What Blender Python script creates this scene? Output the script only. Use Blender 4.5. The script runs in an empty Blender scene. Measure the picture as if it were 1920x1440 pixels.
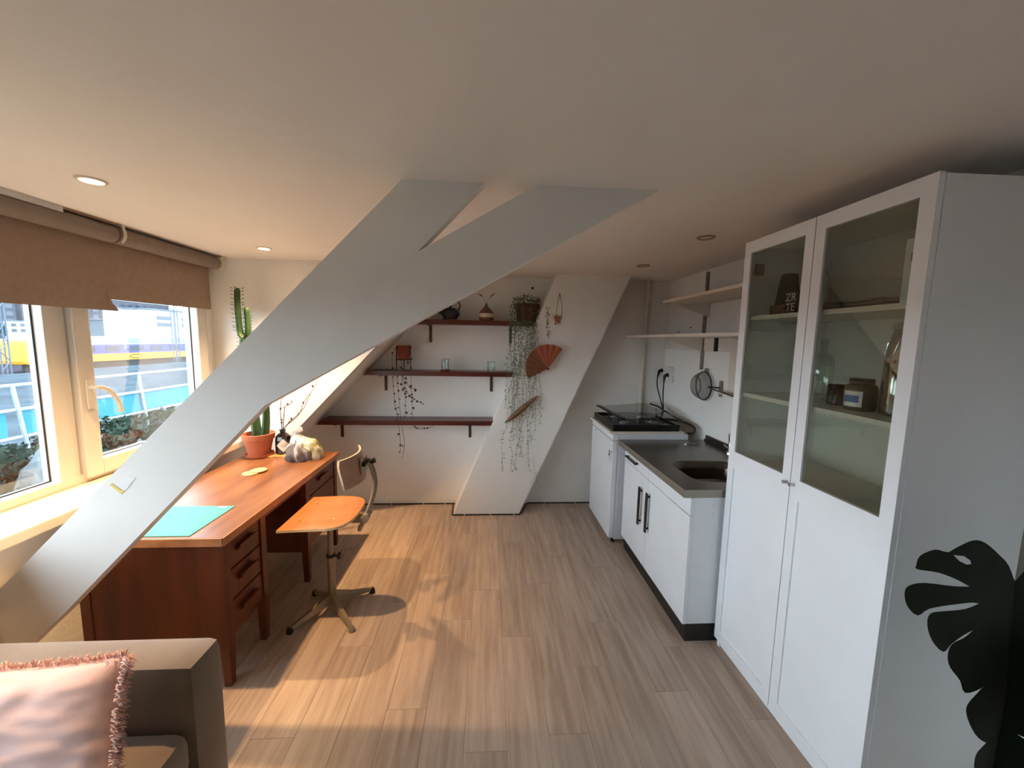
import bpy, bmesh, math, random
from mathutils import Vector, Matrix
random.seed(7)
SC = bpy.context.scene
COL = SC.collection
PI = math.pi

# ------------------------------------------------------------------ camera
F_PX, CAM_H = 730.0, 1.56
YAW, PITCH, ROLL = math.radians(3.48), math.radians(6.41), math.radians(-1.02)
cam_d = bpy.data.cameras.new('camera')
cam_d.sensor_width = 36.0
cam_d.lens = 36.0 * F_PX / 1920.0
cam_d.clip_start, cam_d.clip_end = 0.02, 600
cam = bpy.data.objects.new('camera', cam_d)
COL.objects.link(cam)
fwd = Vector((math.sin(YAW) * math.cos(PITCH), math.cos(YAW) * math.cos(PITCH), -math.sin(PITCH)))
rgt = Vector((math.cos(YAW), -math.sin(YAW), 0))
dwn = fwd.cross(rgt)
r2 = math.cos(ROLL) * rgt + math.sin(ROLL) * dwn
d2 = -math.sin(ROLL) * rgt + math.cos(ROLL) * dwn
cam.matrix_world = Matrix(((r2.x, -d2.x, -fwd.x, 0), (r2.y, -d2.y, -fwd.y, 0), (r2.z, -d2.z, -fwd.z, CAM_H), (0, 0, 0, 1)))
SC.camera = cam

# ------------------------------------------------------------------ world, exposure
SC.view_settings.view_transform = 'Standard'
SC.view_settings.look = 'None'
SC.view_settings.gamma = 1.0
SC.view_settings.use_curve_mapping = False
SC.view_settings.exposure = 0.42
W = bpy.data.worlds.new('overcast_sky')
SC.world = W
W.use_nodes = True
bg = W.node_tree.nodes['Background']
bg.inputs['Color'].default_value = (0.74, 0.88, 1.0, 1)
bg.inputs['Strength'].default_value = 8.6
SPOT_W = 33.0          # watts of each of the two warm ceiling spots

# ------------------------------------------------------------------ colours and materials
def lin(c):
    return tuple((v / 255 / 12.92) if v / 255 <= 0.04045 else ((v / 255 + 0.055) / 1.055) ** 2.4 for v in c)

MATS = {}
def mat(name, rgb, rough=0.6, metal=0.0, var=0.06, scale=6.0, bump=0.0, bscale=40.0, stretch=(1, 1, 1), spec=0.5,
        emit=None, estr=0.0, rnd=0.0, rgb2=None, coat=0.0, trans=0.0, alpha=1.0, sheen=0.0):
    m = bpy.data.materials.new(name)
    m.use_nodes = True
    nt = m.node_tree
    b = nt.nodes['Principled BSDF']
    b.inputs['Roughness'].default_value = rough
    b.inputs['Metallic'].default_value = metal
    b.inputs['Specular IOR Level'].default_value = spec
    b.inputs['Coat Weight'].default_value = coat
    b.inputs['Transmission Weight'].default_value = trans
    b.inputs['Alpha'].default_value = alpha
    b.inputs['Sheen Weight'].default_value = sheen
    tc = nt.nodes.new('ShaderNodeTexCoord')
    mp = nt.nodes.new('ShaderNodeMapping')
    mp.inputs['Scale'].default_value = stretch
    nt.links.new(tc.outputs['Object'], mp.inputs['Vector'])
    nz = nt.nodes.new('ShaderNodeTexNoise')
    nz.inputs['Scale'].default_value = scale
    nz.inputs['Detail'].default_value = 5
    vec = mp.outputs['Vector']
    if rnd:
        oi = nt.nodes.new('ShaderNodeObjectInfo')
        mu = nt.nodes.new('ShaderNodeMath'); mu.operation = 'MULTIPLY'; mu.inputs[1].default_value = 37.0
        nt.links.new(oi.outputs['Random'], mu.inputs[0])
        ad = nt.nodes.new('ShaderNodeVectorMath'); ad.operation = 'ADD'
        nt.links.new(mp.outputs['Vector'], ad.inputs[0]); nt.links.new(mu.outputs[0], ad.inputs[1])
        vec = ad.outputs[0]
    nt.links.new(vec, nz.inputs['Vector'])
    c1 = lin(rgb)
    if rgb2 is None:
        lo = tuple(max(0, v * (1 - 2 * var)) for v in c1); hi = tuple(min(1, v * (1 + 2 * var)) for v in c1)
    else:
        lo, hi = lin(rgb2), c1
    rp = nt.nodes.new('ShaderNodeValToRGB')
    rp.color_ramp.elements[0].position = 0.32; rp.color_ramp.elements[1].position = 0.68
    rp.color_ramp.elements[0].color = (*lo, 1); rp.color_ramp.elements[1].color = (*hi, 1)
    nt.links.new(nz.outputs['Fac'], rp.inputs['Fac'])
    out = rp.outputs['Color']
    if rnd:
        hs = nt.nodes.new('ShaderNodeHueSaturation')
        mr = nt.nodes.new('ShaderNodeMapRange')
        mr.inputs['To Min'].default_value = 1 - rnd; mr.inputs['To Max'].default_value = 1 + rnd
        nt.links.new(oi.outputs['Random'], mr.inputs['Value'])
        nt.links.new(mr.outputs['Result'], hs.inputs['Value'])
        nt.links.new(out, hs.inputs['Color'])
        out = hs.outputs['Color']
    nt.links.new(out, b.inputs['Base Color'])
    if bump:
        nb = nt.nodes.new('ShaderNodeTexNoise'); nb.inputs['Scale'].default_value = bscale; nb.inputs['Detail'].default_value = 4
        nt.links.new(vec, nb.inputs['Vector'])
        bp = nt.nodes.new('ShaderNodeBump'); bp.inputs['Strength'].default_value = bump; bp.inputs['Distance'].default_value = 0.01
        nt.links.new(nb.outputs['Fac'], bp.inputs['Height'])
        nt.links.new(bp.outputs['Normal'], b.inputs['Normal'])
    if emit:
        b.inputs['Emission Color'].default_value = (*lin(emit), 1)
        b.inputs['Emission Strength'].default_value = estr
    MATS[name] = m
    return m

def glass(name, tint=(1, 1, 1), gloss=0.08, rough=0.02, facing=True):
    m = bpy.data.materials.new(name); m.use_nodes = True
    nt = m.node_tree; nt.nodes.clear()
    o = nt.nodes.new('ShaderNodeOutputMaterial'); mx = nt.nodes.new('ShaderNodeMixShader')
    tr = nt.nodes.new('ShaderNodeBsdfTransparent'); gl = nt.nodes.new('ShaderNodeBsdfGlossy')
    tr.inputs['Color'].default_value = (*tint, 1); gl.inputs['Roughness'].default_value = rough
    lw = nt.nodes.new('ShaderNodeLayerWeight'); lw.inputs['Blend'].default_value = 0.25
    mr = nt.nodes.new('ShaderNodeMapRange'); mr.inputs['To Min'].default_value = gloss * 0.6; mr.inputs['To Max'].default_value = min(1, gloss * 7)
    nt.links.new(lw.outputs['Facing'], mr.inputs['Value'])
    nt.links.new(mr.outputs['Result'], mx.inputs['Fac'])
    nt.links.new(tr.outputs[0], mx.inputs[1]); nt.links.new(gl.outputs[0], mx.inputs[2]); nt.links.new(mx.outputs[0], o.inputs['Surface'])
    MATS[name] = m
    return m

def streaky(name, lo, hi, scale):
    nt = MATS[name].node_tree; b = nt.nodes['Principled BSDF']
    tc = nt.nodes.new('ShaderNodeTexCoord'); mp = nt.nodes.new('ShaderNodeMapping'); mp.inputs['Scale'].default_value = (2.2, 2.2, 0.5)
    nz = nt.nodes.new('ShaderNodeTexNoise'); nz.inputs['Scale'].default_value = scale; nz.inputs['Detail'].default_value = 3; nz.inputs['Distortion'].default_value = 0.8
    mr = nt.nodes.new('ShaderNodeMapRange'); mr.inputs['From Min'].default_value = 0.48; mr.inputs['From Max'].default_value = 0.66
    mr.inputs['To Min'].default_value = lo; mr.inputs['To Max'].default_value = hi
    nt.links.new(tc.outputs['Object'], mp.inputs['Vector']); nt.links.new(mp.outputs['Vector'], nz.inputs['Vector'])
    nt.links.new(nz.outputs['Fac'], mr.inputs['Value']); nt.links.new(mr.outputs['Result'], b.inputs['Alpha'])

M = MATS
mat('wall_paint', (240, 236, 229), 0.85, var=0.015, scale=3, bump=0.12, bscale=55)
mat('ceiling_paint', (240, 232, 224), 0.9, var=0.012, scale=2, bump=0.05, bscale=60)
mat('beam_paint', (240, 236, 229), 0.6, var=0.015, scale=3, bump=0.06, bscale=25)
mat('sill_paint', (235, 222, 200), 0.45, var=0.02)
mat('floor_under', (120, 100, 84), 0.7)
mat('plank_wood', (194, 172, 154), 0.42, var=0.1, scale=3.4, stretch=(11, 0.8, 11), rnd=0.10, rgb2=(166, 142, 124), bump=0.05, bscale=9)
mat('upvc', (204, 196, 184), 0.35, var=0.01)
mat('rubber_seal', (40, 40, 44), 0.6)
mat('blind_fabric', (146, 124, 108), 0.9, var=0.03, scale=30, bump=0.1, bscale=300)
mat('blind_roll', (126, 112, 102), 0.9, var=0.03, scale=30)
mat('aluminium', (190, 192, 195), 0.35, 0.9, var=0.03)
mat('desk_top_wood', (140, 92, 56), 0.34, var=0.1, scale=2.6, stretch=(5, 0.9, 5), rgb2=(98, 58, 32), bump=0.04, bscale=12)
mat('desk_wood', (112, 52, 28), 0.4, var=0.1, scale=2.5, stretch=(5, 5, 0.7), rgb2=(84, 36, 18))
mat('desk_edge', (188, 124, 78), 0.45, var=0.12, scale=8)
mat('desk_handle', (100, 46, 26), 0.4)
mat('seat_wood', (176, 114, 64), 0.35, var=0.05, scale=3, stretch=(1, 6, 6), coat=0.2)
mat('back_wood', (184, 136, 104), 0.4, var=0.05, scale=3, stretch=(6, 1, 6))
mat('ply_edge', (224, 200, 170), 0.6)
mat('chair_metal', (150, 138, 118), 0.42, 0.55, var=0.06, scale=12)
mat('chrome', (215, 215, 218), 0.12, 1.0, var=0.01)
mat('black_plastic', (24, 22, 22), 0.45, var=0.1)
mat('black_metal', (28, 27, 27), 0.35, 0.3, var=0.08)
mat('teal_mat', (54, 158, 146), 0.55, var=0.02)
mat('white_print', (222, 238, 234), 0.6)
mat('cork', (196, 162, 114), 0.8, var=0.06, scale=60)
mat('terracotta', (184, 104, 70), 0.75, var=0.06, scale=8)
mat('terracotta_dim', (150, 70, 44), 0.8, var=0.08, scale=8)
mat('soil', (60, 44, 34), 0.95, var=0.3, scale=60, bump=0.5, bscale=80)
mat('cactus_green', (54, 88, 42), 0.5, var=0.15, scale=9, rgb2=(30, 62, 40))
mat('cactus_tip', (112, 150, 50), 0.5, var=0.1)
mat('cactus_leaf', (58, 84, 36), 0.5)
mat('twig', (92, 54, 36), 0.7, var=0.12, scale=30)
mat('bud', (220, 205, 180), 0.8)
mat('dark_glass', (26, 18, 18), 0.08, var=0.05, coat=0.5)
mat('paper_label', (236, 226, 218), 0.7, var=0.02)
mat('grey_ink', (150, 140, 138), 0.8)
mat('bamboo', (218, 170, 104), 0.6, var=0.06, scale=14)
mat('bag_soil', (70, 56, 50), 0.8, var=0.3, scale=22, bump=0.4, bscale=30)
mat('bag_food', (196, 186, 120), 0.7, var=0.2, scale=14, rgb2=(140, 136, 70))
mat('bag_film', (238, 236, 236), 0.16, var=0.03, alpha=0.15, bump=0.9, bscale=26)
mat('bag_film_knot', (240, 238, 236), 0.2, var=0.03, alpha=0.5, bump=0.9, bscale=40)
streaky('bag_film', 0.05, 0.55, 9)
mat('mahogany', (98, 42, 30), 0.3, var=0.1, scale=3, stretch=(0.8, 6, 6), rgb2=(70, 28, 22))
mat('bracket_brown', (62, 36, 28), 0.5)
mat('iron_blue', (30, 32, 44), 0.5, var=0.1, scale=30, bump=0.2, bscale=90)
mat('vase_brown', (112, 78, 52), 0.5, var=0.06)
mat('vase_cream', (206, 190, 164), 0.6)
mat('dry_stem', (156, 120, 88), 0.8)
mat('pot_dark', (74, 50, 38), 0.8, var=0.12, scale=10)
mat('vine_leaf', (128, 146, 108), 0.5, var=0.3, scale=8, rgb2=(70, 94, 60))
mat('vine_stem', (108, 122, 92), 0.7)
mat('heart_leaf', (48, 52, 34), 0.6, var=0.2)
mat('heart_stem', (98, 70, 56), 0.7)
mat('fan_red', (168, 84, 54), 0.6, var=0.08, scale=6)
mat('fan_dark', (122, 72, 44), 0.6, var=0.08, scale=6)
mat('stick_wood', (116, 80, 50), 0.5, var=0.15, scale=8, stretch=(1, 1, 5))
mat('dried_flower', (178, 128, 100), 0.8, var=0.15, scale=40)
mat('kitchen_white', (232, 234, 236), 0.28, var=0.01)
mat('fridge_white', (234, 236, 238), 0.3, var=0.008)
mat('fridge_side', (222, 224, 228), 0.4, var=0.01)
mat('plinth_dark', (34, 30, 30), 0.5)
mat('steel', (112, 102, 94), 0.26, 0.9, var=0.04, scale=5, stretch=(1, 12, 1))
mat('steel_edge', (150, 142, 130), 0.4, 0.7, var=0.03)
mat('steel_basin', (104, 96, 88), 0.22, 0.95, var=0.04)
mat('hob_black', (20, 19, 19), 0.3, 0.1, var=0.1)
mat('cast_iron', (18, 18, 18), 0.6)
mat('ink_black', (20, 20, 24), 0.7)
mat('shelf_white', (224, 214, 200), 0.5, var=0.015)
mat('steel_strip', (150, 140, 128), 0.5, 0.5, var=0.1, scale=20)
mat('mesh_steel', (120, 110, 98), 0.5, 0.4, var=0.1, scale=120, alpha=0.45)
mat('socket_white', (226, 220, 210), 0.4)
mat('cab_white', (240, 241, 242), 0.35, var=0.008)
mat('cab_inside', (214, 210, 200), 0.5, var=0.01)
mat('mug_black', (18, 15, 15), 0.55, spec=0.25)
mat('mustard_glass', (84, 72, 54), 0.3, var=0.1, scale=10)
mat('jar_dark', (42, 28, 22), 0.25)
mat('label_blue', (84, 120, 176), 0.6)
mat('red_ink', (190, 36, 40), 0.6)
mat('tray_grey', (88, 86, 80), 0.4, 0.4)
mat('paper_white', (214, 224, 226), 0.8, var=0.04, scale=16)
mat('monstera', (16, 30, 14), 0.6, var=0.15, scale=5, spec=0.2)
mat('monstera_stem', (84, 118, 40), 0.5)
mat('pot_white', (210, 205, 198), 0.5)
mat('sofa_velvet', (112, 94, 74), 0.85, var=0.08, scale=7, sheen=0.5, bump=0.1, bscale=120)
mat('pillow_pink', (226, 186, 174), 0.85, var=0.04, scale=5, bump=0.25, bscale=9, sheen=0.2)
mat('fringe_pink', (224, 182, 166), 0.9, var=0.15, scale=60)
mat('spot_ring', (226, 214, 200), 0.35, var=0.01)
mat('spot_dark', (150, 128, 108), 0.4)
mat('lamp_glow', (255, 236, 200), 0.4, emit=(255, 224, 170), estr=26.0)
mat('tape_white', (240, 240, 236), 0.5)
mat('tape_yellow', (240, 212, 110), 0.5)
mat('pipe_paint', (214, 204, 188), 0.5)
# outdoors
mat('ballast', (58, 56, 62), 0.95, var=0.2, scale=1.2, spec=0.0)
mat('asphalt', (62, 70, 76), 0.9, var=0.1, scale=0.7, spec=0.0)
mat('bank_earth', (44, 46, 34), 0.95, var=0.25, scale=2, spec=0.0)
mat('ivy', (30, 50, 36), 0.7, var=0.3, scale=3, rgb2=(16, 30, 24), spec=0.15)
mat('rock', (80, 88, 90), 0.95, spec=0.1, var=0.15, scale=5, bump=0.4, bscale=6)
mat('rail_white', (124, 134, 140), 0.4)
mat('aqua_panel', (48, 108, 128), 0.6, var=0.06, scale=2, spec=0.1)
mat('train_yellow', (190, 124, 24), 0.4, var=0.01)
mat('train_blue', (44, 54, 104), 0.4, var=0.02)
mat('train_roof', (76, 90, 108), 0.5)
mat('train_glass', (50, 54, 66), 0.15)
mat('train_white', (190, 196, 200), 0.5)
mat('train_under', (44, 42, 44), 0.8)
mat('mast_steel', (74, 86, 98), 0.5, 0.3)
mat('house_white', (160, 168, 172), 0.8, var=0.02)
mat('house_grey', (60, 64, 74), 0.9, var=0.05)
mat('house_teal', (46, 76, 92), 0.8, var=0.04)
mat('house_roof', (84, 92, 102), 0.8, var=0.06)
mat('house_window', (44, 56, 70), 0.2)
mat('tree_far', (48, 66, 70), 0.9, var=0.2, scale=0.5)
glass('window_glass', (0.97, 0.99, 1.0), 0.05)
glass('cabinet_glass', (0.88, 0.90, 0.85), 0.035)
glass('jar_glass', (0.86, 0.90, 0.88), 0.14)
glass('lid_glass', (0.84, 0.86, 0.85), 0.07)

# ------------------------------------------------------------------ mesh helpers
class MB:
    def __init__(s): s.v, s.f, s.m = [], [], []
    def add(s, vs, fs, mi=0):
        n = len(s.v)
        s.v += [tuple(p) for p in vs]; s.f += [tuple(i + n for i in f) for f in fs]; s.m += [mi] * len(fs)
        return s
    def box(s, x0, x1, y0, y1, z0, z1, mi=0, ch=0.0):
        if ch <= 0:
            vs = [(x, y, z) for z in (z0, z1) for x, y in ((x0, y0), (x1, y0), (x1, y1), (x0, y1))]
            fs = [(3, 2, 1, 0), (4, 5, 6, 7)] + [(i, (i + 1) % 4, 4 + (i + 1) % 4, 4 + i) for i in range(4)]
            return s.add(vs, fs, mi)
        bm = bmesh.new()
        bmesh.ops.create_cube(bm, size=1)
        for v in bm.verts:
            v.co = Vector(((x0 + x1) / 2 + v.co.x * (x1 - x0), (y0 + y1) / 2 + v.co.y * (y1 - y0), (z0 + z1) / 2 + v.co.z * (z1 - z0)))
        bmesh.ops.bevel(bm, geom=bm.edges[:], offset=min(ch, 0.45 * min(x1 - x0, y1 - y0, z1 - z0)), segments=2, affect='EDGES', profile=0.6)
        s.bm(bm, mi); return s
    def bm(s, bm, mi=0):
        bm.verts.index_update()
        s.add([v.co for v in bm.verts], [[v.index for v in f.verts] for f in bm.faces], mi)
        bm.free(); return s
    def cyl(s, p0, p1, r0, r1=None, n=16, mi=0, cap=True):
        r1 = r0 if r1 is None else r1
        return s.tube([p0, p1], [r0, r1], n, mi, cap)
    def tube(s, pts, rad, n=8, mi=0, cap=True, prof=None):
        pts = [Vector(p) for p in pts]
        if not hasattr(rad, '__len__'): rad = [rad] * len(pts)
        rings = []; up = None
        for i, p in enumerate(pts):
            t = (pts[min(i + 1, len(pts) - 1)] - pts[max(i - 1, 0)]).normalized()
            if up is None:
                up = Vector((0, 0, 1)) if abs(t.z) < 0.9 else Vector((1, 0, 0))
            a = t.cross(up).normalized(); b = a.cross(t).normalized(); up = b
            ring = []
            for k in range(n):
                an = 2 * PI * k / n; q = 1.0 if prof is None else prof[k % len(prof)]
                ring.append(p + (a * math.cos(an) + b * math.sin(an)) * rad[i] * q)
            rings.append(ring)
        vs = [v for r in rings for v in r]
        fs = [(i * n + k, i * n + (k + 1) % n, (i + 1) * n + (k + 1) % n, (i + 1) * n + k) for i in range(len(pts) - 1) for k in range(n)]
        if cap: fs += [tuple(range(n - 1, -1, -1)), tuple((len(pts) - 1) * n + k for k in range(n))]
        return s.add(vs, fs, mi)
    def lathe(s, c, prof, n=28, mi=0, cap0=True, cap1=True):
        vs = [(c[0] + r * math.cos(2 * PI * k / n), c[1] + r * math.sin(2 * PI * k / n), c[2] + z) for r, z in prof for k in range(n)]
        fs = [(i * n + k, i * n + (k + 1) % n, (i + 1) * n + (k + 1) % n, (i + 1) * n + k) for i in range(len(prof) - 1) for k in range(n)]
        if cap0: fs.append(tuple(range(n - 1, -1, -1)))
        if cap1: fs.append(tuple((len(prof) - 1) * n + k for k in range(n)))
        return s.add(vs, fs, mi)
    def prism(s, poly, axis, a, b, mi=0):
        n = len(poly)
        def P(u, w, t): return (t, u, w) if axis == 'x' else (u, t, w) if axis == 'y' else (u, w, t)
        vs = [P(u, w, a) for u, w in poly] + [P(u, w, b) for u, w in poly]
        fs = [tuple(range(n)), tuple(range(2 * n - 1, n - 1, -1))] + [(i, (i + 1) % n, n + (i + 1) % n, n + i) for i in range(n)]
        return s.add(vs, fs, mi)
    def ball(s, c, r, n=12, mi=0, sq=(1, 1, 1)):
        prof = [(max(1e-4, r * math.sin(PI * i / n)), -r * math.cos(PI * i / n)) for i in range(n + 1)]
        t = MB().lathe((0, 0, 0), prof, n * 2, 0)
        return s.add([(c[0] + x * sq[0], c[1] + y * sq[1], c[2] + z * sq[2]) for x, y, z in t.v], t.f, mi)
    def build(s, name, mats, parent=None, smooth=False, label=None, cat=None, group=None, kind=None, origin=None):
        root = parent
        while root is not None and root.parent is not None: root = root.parent
        if root is not None: o0 = root.location.copy()
        elif origin is not None: o0 = Vector(origin)
        else:
            xs, ys, zs = zip(*s.v)
            o0 = Vector(((min(xs) + max(xs)) / 2, (min(ys) + max(ys)) / 2, min(zs)))
        me = bpy.data.meshes.new(name)
        me.from_pydata([(x - o0.x, y - o0.y, z - o0.z) for x, y, z in s.v], [], s.f)
        if isinstance(mats, str): mats = [mats]
        for k in mats: me.materials.append(M[k])
        me.polygons.foreach_set('material_index', s.m)
        bm = bmesh.new(); bm.from_mesh(me); bmesh.ops.recalc_face_normals(bm, faces=bm.faces[:]); bm.to_mesh(me); bm.free()
        if smooth:
            me.polygons.foreach_set('use_smooth', [True] * len(me.polygons))
            try: me.set_sharp_from_angle(angle=math.radians(38))
            except Exception: pass
        me.update()
        o = bpy.data.objects.new(name, me); COL.objects.link(o)
        if root is not None: o.parent = parent
        else: o.location = o0
        return tag(o, label, cat, group, kind)

def tag(o, label=None, cat=None, group=None, kind=None):
    if label: o['label'] = label
    if cat: o['category'] = cat
    if group: o['group'] = group
    if kind: o['kind'] = kind
    return o
def thing(name, loc, label, cat, group=None):
    o = bpy.data.objects.new(name, None); COL.objects.link(o); o.location = loc; o.empty_display_size = 0.05
    return tag(o, label, cat, group)
def bez(p, n=12):
    p = [Vector(q) for q in p]
    if len(p) < 3: return p
    out = []
    for i in range(len(p) - 1):           # Catmull-Rom
        a, b, c, d = p[max(i - 1, 0)], p[i], p[i + 1], p[min(i + 2, len(p) - 1)]
        for k in range(n):
            t = k / n
            out.append(0.5 * ((2 * b) + (c - a) * t + (2 * a - 5 * b + 4 * c - d) * t * t + (3 * b - a - 3 * c + d) * t ** 3))
    out.append(p[-1]); return out
def text_part(txt, size, matname, parent, place, name='lettering'):
    cu = bpy.data.curves.new(name, 'FONT'); cu.body = txt; cu.size = size; cu.align_x = 'CENTER'; cu.align_y = 'CENTER'; cu.extrude = 0.0004
    tmp = bpy.data.objects.new('tmp_text', cu); COL.objects.link(tmp)
    dg = bpy.context.evaluated_depsgraph_get(); dg.update()
    me = bpy.data.meshes.new_from_object(tmp.evaluated_get(dg))
    bpy.data.objects.remove(tmp); bpy.data.curves.remove(cu)
    root = parent
    while root.parent is not None: root = root.parent
    me.transform(Matrix.Translation(-root.location) @ place)
    me.materials.clear(); me.materials.append(M[matname]); me.name = name
    o = bpy.data.objects.new(name, me); COL.objects.link(o); o.parent = parent
    return o

# ------------------------------------------------------------------ room shell
CEIL, YB, XR = 2.12, 3.59, 1.66
Y0 = -3.2
def S(name, mb, m, label, **k): return mb.build(name, m, None, label=label, kind='structure', **k)
slope_z = lambda x: 1.605 + 1.0616 * (x + 0.758)
slope_x = lambda z: -0.758 + (z - 1.605) / 1.0616

floor = S('floor', MB().box(-1.85, XR + 0.02, Y0, YB + 0.02, -0.06, -0.008), 'floor_under', 'light oak plank floor running to the back wall', origin=(0, 0, 0))
PW, PL = 0.1663, 0.968
offs = {-5: 1.406, -4: 1.86, -3: 1.22, -2: 1.507, -1: 2.03, 0: 1.32, 1: 1.895, 2: 1.372, 3: 1.69, 4: 1.983, 5: 1.543, 6: 1.795, 7: 1.40}
share = {}
for r in range(-11, 11):
    xa, xb = -0.0795 + r * PW, -0.0795 + (r + 1) * PW
    xa, xb = max(xa, -1.844), min(xb, XR)
    if xb - xa < 0.01: continue
    y = offs.get(r, 1.1 + ((r * 0.377) % 1) * PL)
    while y > Y0: y -= PL
    while y < YB:
        ya, yb = max(y, Y0), min(y + PL, YB + 0.01)
        if yb - ya > 0.02:
            w, l = (xb - xa), (yb - ya)
            key = (round(w, 3), round(l, 3))
            if key not in share:
                g, c, t = 0.0003, 0.0009, 0.0
                m_ = MB()
                vs = [(g, g, -0.008), (w - g, g, -0.008), (w - g, l - g, -0.008), (g, l - g, -0.008),
                      (g, g, -c), (w - g, g, -c), (w - g, l - g, -c), (g, l - g, -c),
                      (c, c, t), (w - c, c, t), (w - c, l - c, t), (c, l - c, t)]
                fs = [(0, 3, 2, 1), (8, 9, 10, 11)] + [(a + i, a + (i + 1) % 4, a + 4 + (i + 1) % 4, a + 4 + i) for a in (0, 4) for i in range(4)]
                me = bpy.data.meshes.new('plank'); me.from_pydata(vs, [], fs); me.materials.append(M['plank_wood']); share[key] = me
            o = bpy.data.objects.new('plank', share[key]); COL.objects.link(o); o.parent = floor; o.location = (xa, ya, 0)
        y += PL

S('ceiling', MB().box(-2.25, XR + 0.15, Y0 - 0.1, YB + 0.15, CEIL, CEIL + 0.1), 'ceiling_paint', 'low flat off-white plaster ceiling')
S('wall_back', MB().box(-1.95, XR + 0.15, YB, YB + 0.1, -0.06, CEIL), 'wall_paint', 'white plaster back wall carrying the dark wooden shelves')
S('wall_right', MB().box(XR, XR + 0.1, Y0, YB, -0.06, CEIL), 'wall_paint', 'white wall behind the kitchen unit and glass cabinet')
S('wall_front', MB().box(-2.2, XR + 0.1, Y0 - 0.1, Y0, -0.06, CEIL), 'wall_paint', 'white plaster wall closing the room opposite the shelves')
WY0, WY1, WZ0, WZ1 = -1.0, 2.985, 0.80, 1.985
wl = MB()
wl.box(-2.2, -1.845, Y0, 3.05, -0.06, 0.745)
wl.box(-2.2, -2.05, Y0, WY0, 0.745, CEIL)
wl.box(-2.2, -2.05, WY0, 3.05, WZ1, CEIL)
wl.box(-2.2, -2.05, WY1, 3.05, 0.745, WZ1)
wl.box(-2.2, -2.13, WY0, WY1, 0.745, WZ0)
S('wall_left', wl, 'wall_paint', 'low wall under the window sill beside the desk')
S('trim_1', MB().box(-2.13, -1.785, WY0 - 0.1, 3.05, 0.752, 0.80, ch=0.006), 'sill_paint', 'deep cream window sill above the desk')
ck = MB().prism([(-2.2, slope_z(-2.2)), (slope_x(CEIL), CEIL), (-2.2, CEIL)], 'y', 3.05, 3.09)
S('wall_dormer', ck, 'wall_paint', 'triangular white side wall of the window dormer behind the cactus')
sl = MB().prism([(-1.9, slope_z(-1.9)), (slope_x(CEIL), CEIL), (slope_x(CEIL), CEIL + 0.06), (-1.9, slope_z(-1.9) + 0.07)], 'y', 3.052, YB)
S('ceiling_slope', sl, 'wall_paint', 'narrow sloping strip of white roof beside the shelves')
S('wall_knee', MB().box(-2.0, -1.80, 3.05, YB, -0.06, 0.5), 'wall_paint', 'low white wall where the roof slope ends behind the desk')

# boxed roof struts
YF, TH = 1.474, 0.05
S('trim_2', MB().prism([(-0.300, 2.135), (-1.99, 0.427), (-1.99, 0.125), (-1.605, 0.495), (-0.818, 1.312), (-0.268, 1.867), (-0.010, 2.135)], 'y', YF, YF + TH),
  'beam_paint', 'long white boxed roof beam slanting from ceiling down past the desk')
S('trim_3', MB().prism([(0.19, 2.135), (-0.268, 1.869), (-0.30, 1.865), (-0.85, 1.31), (-0.818, 1.3075), (0.643, 2.135)], 'y', YF + 0.0004, YF + TH - 0.002),
  'beam_paint', 'second white boxed roof beam branching from the long one to the ceiling')
cl = MB().prism([(-0.302, 0.0), (0.284, 0.0), (1.206, CEIL), (0.567, CEIL)], 'y', 3.347, YB)
S('trim_4', cl, 'wall_paint', 'leaning white boxed pillar against the back wall')

t = thing('tape_strip', (-1.35, YF - 0.001, 0.97), 'torn white and yellow tape stuck on the long roof beam', 'tape')
MB().prism([(-1.375, 1.0), (-1.328, 1.036), (-1.300, 1.03), (-1.335, 0.985)], 'y', YF - 0.0015, YF).build('white_piece', 'tape_white', t)
MB().prism([(-1.394, 1.004), (-1.384, 1.008), (-1.352, 0.980), (-1.340, 0.983), (-1.356, 0.967)], 'y', YF - 0.002, YF - 0.0005).build('yellow_piece', 'tape_yellow', t)

# windows
def frame(mb, x0, x1, ya, yb, za, zb, w, wb=None):
    wb = wb or w
    mb.box(x0, x1, ya, ya + w, za, zb, ch=0.006); mb.box(x0, x1, yb - w, yb, za, zb, ch=0.006)
    mb.box(x0, x1, ya + w, yb - w, za, za + wb, ch=0.006); mb.box(x0, x1, ya + w, yb - w, zb - w, zb, ch=0.006)
    return mb
w1 = thing('window_1', (-2.09, 1.2, WZ0), 'wide fixed window pane with cream plastic frame', None); w1['kind'] = 'structure'
f1 = MB(); frame(f1, -2.13, -2.045, WY0, WY1, WZ0, WZ1, 0.05, 0.045)
f1.box(-2.13, -2.05, 1.935, 2.03, WZ0 + 0.04, WZ1 - 0.04, ch=0.006)
for yy in (1.10, 0.25, -0.55): f1.box(-2.13, -2.05, yy, yy + 0.08, WZ0 + 0.04, WZ1 - 0.04, ch=0.006)
f1.build('window_frame', 'upvc', w1)
for a, b in ((-0.95, -0.55), (-0.47, 0.25), (0.33, 1.10), (1.18, 1.935)):
    MB().box(-2.102, -2.098, a, b, 0.845, 1.94).build('pane', 'window_glass', w1)
    sg = MB(); frame(sg, -2.097, -2.093, a - 0.001, b + 0.001, 0.843, 1.942, 0.008)
    sg.build('glazing_seal', 'rubber_seal', w1)
w2 = thing('window_2', (-2.05, 2.5, WZ0), 'opening window sash with white lever handle', None); w2['kind'] = 'structure'
f2 = MB(); frame(f2, -2.12, -2.022, 2.038, 2.945, 0.822, 1.955, 0.082, 0.082)
f2.build('sash', 'upvc', w2)
MB().box(-2.082, -2.078, 2.12, 2.865, 0.90, 1.875).build('pane', 'window_glass', w2)
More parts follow.
